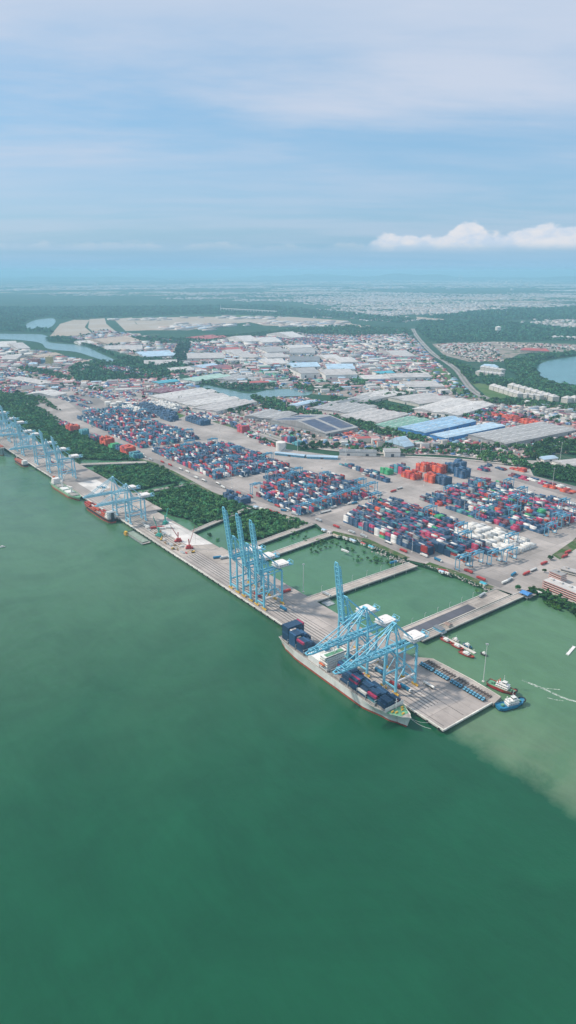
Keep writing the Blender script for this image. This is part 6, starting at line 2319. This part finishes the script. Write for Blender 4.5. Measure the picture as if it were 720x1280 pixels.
# waterside wood by the office, hedge block, tree belts
belts = [
    ('waterside_wood', gp([(660, 737), (672, 735), (700, 748), (728, 762), (740, 775), (722, 770), (690, 752), (664, 742)]), 4.4, 0, 3.2, 110, (0.035, 0.10, 0.03), 3.6),
    ('waterside_wood', gp([(676, 750), (690, 753), (705, 760), (700, 764), (682, 759)], 0), 3.2, .1, 2.4, 110, (0.05, 0.13, 0.025), -.3),
    ('waterside_wood', gp([(715, 762), (730, 765), (730, 778), (718, 774)], 0), 3.4, .1, 2.6, 110, (0.045, 0.12, 0.03), -.3),
    ('hedge_wood', gp([(668, 580), (735, 590), (735, 606), (708, 603), (668, 594)]), 7, 0, 5.5, 40, (0.032, 0.10, 0.03), 4),
    ('roadside_wood', gp([(432, 559), (480, 562), (560, 564), (640, 570), (640, 573), (560, 569), (480, 568), (432, 563)]), 11, .35, 6, 40, (0.06, 0.150, 0.05), 4),
    ('roadside_wood', gp([(590, 566), (625, 566), (652, 575), (668, 588), (640, 583), (600, 577)]), 10, .3, 6.5, 40, (0.06, 0.150, 0.05), 4),
    ('roadside_wood', gp([(665, 557), (690, 550), (760, 552), (760, 572), (700, 567), (672, 577), (655, 570)]), 9, .15, 6.5, 40, (0.035, 0.095, 0.03), 4),
    ('roadside_wood', gp([(540, 562), (560, 556), (580, 558), (662, 558), (664, 563), (590, 564)]), 10, .3, 6, 40, (0.06, 0.150, 0.05), 4),
    ('roadside_wood', gp([(376, 556), (425, 556), (425, 561), (376, 563)]), 9, .25, 6, 40, (0.028, 0.08, 0.03), 4),
    ('estate_wood', gp([(408, 521), (421, 522), (470, 533), (540, 551), (530, 555), (470, 543), (430, 533)]), 10, .15, 6.5, 40, (0.058, 0.150, 0.055), 4),
    ('estate_wood', gp([(330, 507), (350, 508), (410, 520), (400, 523), (350, 515), (325, 511)]), 10, .1, 6.5, 40, (0.058, 0.150, 0.055), 4),
    ('estate_wood', gp([(312, 497), (345, 500), (365, 509), (345, 510), (318, 503)]), 10, .1, 6.5, 40, (0.058, 0.150, 0.055), 4),
    ('estate_wood', gp([(412, 497), (440, 503), (490, 508), (520, 516), (505, 518), (460, 509), (420, 505)]), 11, .2, 7, 40, (0.058, 0.150, 0.055), 4),
    ('estate_wood', gp([(364, 484), (395, 482), (420, 484), (450, 476), (462, 478), (450, 484), (420, 490), (385, 490)]), 12, .1, 7, 40, (0.058, 0.150, 0.055), 4),
    ('estate_wood', gp([(440, 468), (455, 470), (452, 480), (440, 480)]), 12, .3, 7, 40, (0.058, 0.150, 0.055), 4),
    ('estate_wood', gp([(470, 490), (520, 492), (515, 500), (470, 496)]), 12, .6, 7, 40, (0.058, 0.150, 0.055), 4),
    ('estate_wood', gp([(560, 530), (600, 528), (640, 515), (600, 512), (575, 520)]), 12, .75, 6, 40, (0.058, 0.150, 0.055), 4),
    ('lake_wood', gp([(600, 470), (650, 478), (640, 462), (655, 458), (665, 470), (690, 480), (730, 487), (730, 503), (700, 500), (650, 485), (608, 482)]), 13, .12, 8, 40, (0.054, 0.148, 0.062), 4),
    ('lake_wood', gp([(630, 452), (660, 449), (675, 452), (668, 462), (676, 473), (655, 470), (635, 465)]), 14, .05, 8.5, 40, (0.054, 0.148, 0.062), 4),
    ('lake_wood', gp([(660, 444), (720, 441), (720, 445), (680, 450), (662, 449)]), 15, .1, 9, 40, (0.054, 0.148, 0.062), 4),
    ('lake_wood', gp([(600, 500), (650, 500), (700, 507), (735, 510), (735, 514), (690, 512), (610, 506)]), 12, .2, 7, 40, (0.058, 0.150, 0.055), 4),
    ('verge_wood', gp([(575, 462), (592, 470), (600, 480), (590, 480), (578, 470)]), 12, .2, 7, 40, (0.058, 0.150, 0.055), 4),
    ('verge_wood', gp([(548, 445), (575, 455), (592, 462), (596, 468), (575, 461), (550, 449)]), 13, .15, 7.5, 40, (0.058, 0.150, 0.055), 4),
    ('canal_wood', gp([(250, 475), (290, 482), (340, 480), (350, 484), (310, 490), (280, 485), (250, 480)]), 13, .3, 7, 40, (0.056, 0.148, 0.06), 4),
    ('canal_wood', gp([(258, 487), (275, 494), (292, 501), (314, 508), (306, 511), (280, 502), (258, 491)]), 11, .3, 6, 40, (0.056, 0.148, 0.06), 4),
    ('port_wood', gp([(278, 513), (300, 510), (330, 514), (300, 518), (280, 517)]), 12, .5, 6, 40, (0.056, 0.148, 0.06), 4),
    ('port_wood', gp([(8, 498), (22, 492), (45, 497), (48, 508), (20, 502)]), 8, .1, 6, 40, (0.058, 0.150, 0.055), 4),
    ('port_wood', gp([(0, 493), (14, 494), (16, 506), (0, 504), (-60, 500), (-60, 490)]), 9, .1, 6.5, 40, (0.058, 0.150, 0.055), 4),
    ('port_wood', gp([(45, 494), (56, 499), (76, 514), (70, 514), (46, 501)]), 8, .4, 5, 40, (0.058, 0.150, 0.055), 4),
    ('port_wood', gp([(24, 460), (52, 462), (90, 472), (88, 477), (50, 468), (25, 464)]), 12, .2, 7, 40, (0.056, 0.148, 0.06), 4),
    ('port_wood', gp([(110, 484), (130, 486), (128, 490), (110, 488)]), 10, .3, 6, 40, (0.056, 0.148, 0.06), 4),
    ('port_wood', gp([(385, 507), (400, 504), (410, 508), (400, 512)]), 10, .3, 6, 40, (0.056, 0.148, 0.06), 4),
    ('port_wood', gp([(300, 541), (330, 546), (345, 558), (330, 556)]), 10, .6, 4, 40, (0.056, 0.148, 0.06), 4),
    ('river_wood', gp([(56, 424), (80, 422), (110, 430), (150, 447), (220, 452), (236, 460), (232, 468), (180, 470), (160, 462), (132, 456), (155, 452), (128, 440), (100, 430), (62, 426)]), 13, .08, 8, 18, (0.052, 0.145, 0.068), 4),
    ('river_wood', gp([(85, 462), (100, 456), (126, 452), (150, 458), (130, 460), (135, 466), (210, 466), (215, 473), (150, 476), (95, 478)]), 13, .08, 8, 18, (0.052, 0.145, 0.068), 4),
    ('river_wood', gp([(165, 422), (240, 424), (310, 418), (372, 412), (380, 416), (310, 422), (240, 430), (215, 430), (165, 428)]), 15, .2, 8, 18, (0.052, 0.145, 0.068), 4),
    ('river_wood', gp([(222, 432), (238, 430), (232, 452), (222, 465), (205, 468), (216, 450)]), 15, .2, 9, 18, (0.03, 0.085, 0.045), 4),
    ('far_forest', gp([(370, 412), (430, 408), (510, 412), (516, 418), (440, 420), (380, 418)]), 18, .1, 9, 18, (0.052, 0.145, 0.068), 4),
    ('far_forest', gp([(525, 402), (620, 402), (720, 412), (760, 416), (760, 426), (660, 426), (560, 427), (545, 430), (535, 425), (520, 412)]), 20, .05, 10, 18, (0.05, 0.155, 0.085), 4),
    ('far_forest', gp([(-40, 385), (150, 384), (330, 382), (430, 392), (520, 400), (500, 404), (430, 398), (340, 394), (250, 393), (160, 396), (75, 400), (66, 396), (44, 398), (30, 404), (34, 412), (60, 412), (70, 418), (50, 416), (-40, 414)]), 26, .1, 11, 18, (0.05, 0.155, 0.085), 4),
    ('far_forest', gp([(590, 390), (720, 384), (760, 386), (760, 402), (700, 400), (620, 400), (530, 398)]), 28, .15, 12, 18, (0.05, 0.155, 0.085), 4),
]
grp = {}
for (nm, poly, sp, thin, rad, nl, base, zb) in belts:
    pts = grid_pts(poly, sp, thin)
    forest(nm, pts, rad, nl, base=base, zbase=zb, trunks=(nl > 20))
    print(nm, len(pts))
# trees sprinkled through the estates: far, small, uncountable
sp_pts = []
for p in town_px[:5]:
    sp_pts.append(grid_pts(gp(p), 30, .45, .011))
sp_pts = np.concatenate(sp_pts)
forest('estate_greenery', sp_pts, 7.0, 18, base=(0.03, 0.085, 0.038), trunks=False)
hp = np.concatenate([grid_pts(gp(q[0]), 30, .35) for q in HR])
forest('garden_greenery', hp, 6.0, 18, base=(0.03, 0.085, 0.038), trunks=False)
print('sprinkled', len(sp_pts), len(hp))

# single trees that stand apart
def tree(px, py, r, label, zb=4.4):
    x, y = G(px, py, zb)
    t = empty('tree', (x, y, zb), 0, label, 'tree', 'single trees around the port')
    mb = MB().tube((0, 0, -.3), (.2, 0, r * .9), r * .09, 7, 0, r * .05)
    for k in range(5):
        a = k * 1.3
        mb.tube((.2, 0, r * (.5 + .08 * k)), (r * .5 * math.cos(a), r * .5 * math.sin(a), r * 1.25), r * .04, 5, 0, r * .015)
    mb.build('trunk', M['trunk'], t)
    c = forest('crown', [(0, 0)], r, 520, hfac=(1, 1.15), zbase=0, base=(0.04, 0.11, 0.035), kind=None, trunks=False)
    c.parent = t


for k, (px, py, r, lab) in enumerate(((647, 737.5, 4.5, 'small round tree at the land end of the wide trestle'), (204, 587, 6.5, 'round dark tree by the yard road above the mangrove'), (197, 584, 4.5, 'smaller tree beside the round dark tree'), (210, 590, 4.5, 'bushy tree on the pond bank below the round tree'),
                                      (688, 700, 4, 'small tree on the office lawn'), (245, 509, 9, 'lone dark tree before the long white sheds'), (300, 512, 9, 'lone tree between the rail line and canal'), (288, 516, 8, 'lone tree near the rail line'), (495, 699, 3.4, 'low tree on the rubble bank of the pond'), (506, 701, 3, 'small bush at the rubble corner of the pond'),
                                      (360, 652, 4, 'small tree beside the lorry park'), (680, 716, 4, 'tree beside the waterfront office car park'), (530, 707, 2.6, 'bush beside the weedy bank'), (330, 552, 8, 'tree left of the white storage tank'))):
    tree(px, py, r, lab)
# rubble and clutter on the banks
rb = []
for k in range(420):
    s = R.random()
    px = R.choice(([(412, 667), (455, 677), (505, 700)], [(531, 706), (575, 721), (611, 737)], [(470, 690), (500, 700), (507, 702)]))
    i = R.randrange(len(px) - 1)
    a, b = G(*px[i]), G(*px[i + 1])
    f = R.random()
    rb.append((a[0] + (b[0] - a[0]) * f + R.gauss(0, 2.5), a[1] + (b[1] - a[1]) * f + R.gauss(0, 2.5) - .5, R.uniform(1.5, 4.1), R.uniform(.6, 2.2), R.uniform(.6, 2), R.uniform(.6, 1.4), R.uniform(0, 3), (.42, .38, .34), (.5, .46, .42)))
tag(boxes('bank_rubble', rb, vcol('rubble', .9, .3, .3)), kind='stuff')


def hut(px, py, L, Wd, rf, lab):
    t = empty('site_hut', (*G(px, py), 4.45), RZ, lab, 'hut', 'site huts along the pond banks')
    MB().box(-Wd / 2, -L / 2, 0, Wd / 2, L / 2, 2.6).build('wall', M['wallw'], t)
    mb = MB()
    mb.hexa([(-Wd / 2 - .4, -L / 2 - .4, 2.6), (Wd / 2 + .4, -L / 2 - .4, 2.6), (Wd / 2 + .4, L / 2 + .4, 2.6), (-Wd / 2 - .4, L / 2 + .4, 2.6), (-.1, -L / 2 - .4, 3.6), (.1, -L / 2 - .4, 3.6), (.1, L / 2 + .4, 3.6), (-.1, L / 2 + .4, 3.6)])
    mb.build('roof', RM[rf], t)
    MB().box(-Wd / 2 - .05, -1, 0, -Wd / 2 - .003, 1, 2.1).build('door', M['dark'], t)


for k, (px, py, L, w_, rf, lab) in enumerate(((405, 664, 8, 6, 'lightblue', 'light blue roofed hut at the trestle junction'), (412, 667, 6, 5, 'white', 'white hut at the trestle junction'), (420, 671, 12, 4, 'tan', 'long tan hut on the pond bank'), (432, 674, 11, 4, 'pale', 'long pale hut on the pond bank'),
                                              (441, 677, 12, 5, 'lightblue', 'long light blue hut on the pond bank'), (454, 681, 9, 4, 'red', 'red roofed hut on the pond bank'), (464, 685, 10, 5, 'turquoise', 'turquoise roofed hut on the pond bank'), (552, 716, 8, 5, 'lightblue', 'blue roofed hut on the bank beside the square pond'),
                                              (559, 718, 6, 4, 'white', 'small white hut on the bank beside the square pond'), (604, 731, 9, 6, 'turquoise', 'bright blue tarpaulin hut near the wide trestle'), (320, 635, 9, 8, 'lightblue', 'blue workshop roof beside the mangrove'), (327, 637, 8, 7, 'white', 'white workshop roof beside the mangrove'),
                                              (333, 638, 9, 6, 'pale', 'grey workshop roof beside the mangrove'), (362, 650, 18, 9, 'tan', 'tan roofed shed inside the mangrove island'), (673, 742, 10, 5, 'white', 'white curved shed beside the blue shelter'))):
    hut(px, py, L, w_, rf, lab)

# ------------------------------------------------------------------ air
HAZE_TOP = 445.0
hz = MB().box(-66000, -3000, -1.0, 66000, 62000, HAZE_TOP)
m = D.materials.new('haze_air')
m.use_nodes = True
n_ = m.node_tree
n_.nodes.clear()
out = n_.nodes.new('ShaderNodeOutputMaterial')
pv = n_.nodes.new('ShaderNodeVolumePrincipled')
pv.inputs['Color'].default_value = (0.46, 0.80, 1.0, 1)
pv.inputs['Density'].default_value = 7.0e-5
pv.inputs['Anisotropy'].default_value = 0.0
n_.links.new(pv.outputs[0], out.inputs['Volume'])
tag(hz.build('haze', m), kind='stuff')

# ------------------------------------------------------------------ sky and sun
SUN_EL, SUN_AZ = math.radians(48), math.radians(-78)   # azimuth from +Y, negative = west of the view
wd = D.worlds.new('World')
SC.world = wd
wd.use_nodes = True
nt = NT(wd.node_tree)
nt.n.clear()
wo = nt.n.new('ShaderNodeOutputWorld')
bg = nt.n.new('ShaderNodeBackground')
nt.link(bg.outputs[0], wo.inputs[0])
sky = nt.n.new('ShaderNodeTexSky')
sky.sky_type = 'NISHITA'
sky.sun_disc = False
sky.sun_elevation = SUN_EL
sky.sun_rotation = SUN_AZ
sky.dust_density = 1.5
bg.inputs['Strength'].default_value = 0.1
tc = nt.n.new('ShaderNodeTexCoord')
sp = nt.n.new('ShaderNodeSeparateXYZ')
nt.link(tc.outputs['Generated'], sp.inputs[0])
dx, dy, dz = sp.outputs
# high veil of cloud on a flat layer: direction / height gives the natural flattening to the horizon
zz = nt.math('ADD', nt.math('MAXIMUM', dz, 0.0), 0.10)
cb = nt.n.new('ShaderNodeCombineXYZ')
nt.link(nt.math('DIVIDE', dx, zz), cb.inputs[0])
nt.link(nt.math('DIVIDE', dy, zz), cb.inputs[1])
mp = nt.n.new('ShaderNodeMapping')
mp.inputs['Rotation'].default_value = (0, 0, .25)
mp.inputs['Scale'].default_value = (.38, 1.0, 1)
nt.link(cb.outputs[0], mp.inputs[0])
c1 = nt.noise(mp.outputs[0], 0.62, 7, 0.58, 0.35)
c2 = nt.noise(mp.outputs[0], 1.7, 5, 0.6, 0.2)
veil = nt.ramp(nt.math('MULTIPLY_ADD', c2, .40, c1), .54, .86)
# more cloud overhead, its lower edge ragged, clear blue band below it
edge = nt.math('MULTIPLY_ADD', nt.math('SUBTRACT', c1, .5), .42, dz)
edge = nt.math('MULTIPLY_ADD', nt.math('SUBTRACT', c2, .5), .10, edge)
up = nt.ramp(edge, .135, .27)
veil = nt.math('ADD', nt.math('MULTIPLY', veil, .42), nt.math('MULTIPLY', up, .62), None, True)
low = nt.math('MULTIPLY', nt.ramp(dz, .10, .0), .35)
skyc = nt.mix(1.0, sky.outputs[0], (0.80, 0.93, 1.0), 'MULTIPLY')
blue = (2.9, 5.5, 8.3)
base = nt.mix(.55, skyc, blue)
col = nt.mix(veil, base, (5.15, 5.9, 7.2))
hzn = nt.ramp(dz, .055, -.005)
col = nt.mix(nt.math('MULTIPLY', hzn, .85), col, (2.7, 4.9, 6.9))
# cumulus bank low over the horizon, mostly to the east
azi = nt.math('ARCTAN2', dx, dy)
cv = nt.n.new('ShaderNodeCombineXYZ')
nt.link(nt.math('MULTIPLY', azi, 1.0), cv.inputs[0])
nt.link(nt.math('MULTIPLY', dz, 1.8), cv.inputs[1])
b1 = nt.noise(cv.outputs[0], 26.0, 7, 0.6, 0.1)
cv2 = nt.n.new('ShaderNodeCombineXYZ')
nt.link(azi, cv2.inputs[0])
b2 = nt.noise(cv2.outputs[0], 11.0, 3, 0.5)
east = nt.ramp(azi, .09, .135)
bump = nt.math('MULTIPLY', nt.math('MULTIPLY', nt.ramp(azi, .205, .235), nt.ramp(azi, .27, .24)), .017)
bump = nt.math('MULTIPLY_ADD', nt.ramp(azi, .27, .33), .011, bump)
top = nt.math('ADD', nt.math('MULTIPLY_ADD', east, .011, .034), bump)
top = nt.math('MULTIPLY_ADD', nt.math('SUBTRACT', b2, .5), .012, top)
top = nt.math('MULTIPLY_ADD', nt.math('SUBTRACT', b1, .5), .026, top)
dd = nt.math('SUBTRACT', top, dz)
cum = nt.ramp(dd, -.001, .005)
cum = nt.math('MULTIPLY', cum, nt.ramp(dz, .020, .036))
cum = nt.math('MULTIPLY', cum, nt.math('MULTIPLY_ADD', east, .60, .2))
shade = nt.mix(nt.ramp(b1, .35, .65), (5.4, 6.3, 7.6), (7.6, 7.4, 7.6))
col = nt.mix(cum, col, shade)
nt.link(col, bg.inputs['Color'])

sd = D.lights.new('sun', 'SUN')
sd.energy = 3.4
sd.angle = math.radians(3.0)
sd.color = (1.0, 0.91, 0.80)
so_ = D.objects.new('sun', sd)
COL.objects.link(so_)
dirv = Vector((math.sin(SUN_AZ) * math.cos(SUN_EL), math.cos(SUN_AZ) * math.cos(SUN_EL), math.sin(SUN_EL)))
so_.rotation_euler = dirv.to_track_quat('Z', 'Y').to_euler()

# ------------------------------------------------------------------ camera
cd = D.cameras.new('camera')
cam = D.objects.new('camera', cd)
COL.objects.link(cam)
cam.location = (0, 0, H)
cam.rotation_euler = (PI / 2 - P, 0, 0)
cd.sensor_fit = 'VERTICAL'
cd.sensor_height = 24
cd.lens = F / 1280 * 24
cd.clip_start = 1
cd.clip_end = 200000
SC.camera = cam
SC.view_settings.view_transform = 'Standard'
SC.view_settings.look = 'None'
SC.view_settings.exposure = 0.17
SC.view_settings.gamma = 1
SC.render.engine = 'CYCLES'
SC.cycles.use_denoising = True
SC.cycles.max_bounces = 6
SC.cycles.diffuse_bounces = 2
SC.cycles.glossy_bounces = 2
SC.cycles.volume_bounces = 1
SC.cycles.transparent_max_bounces = 4
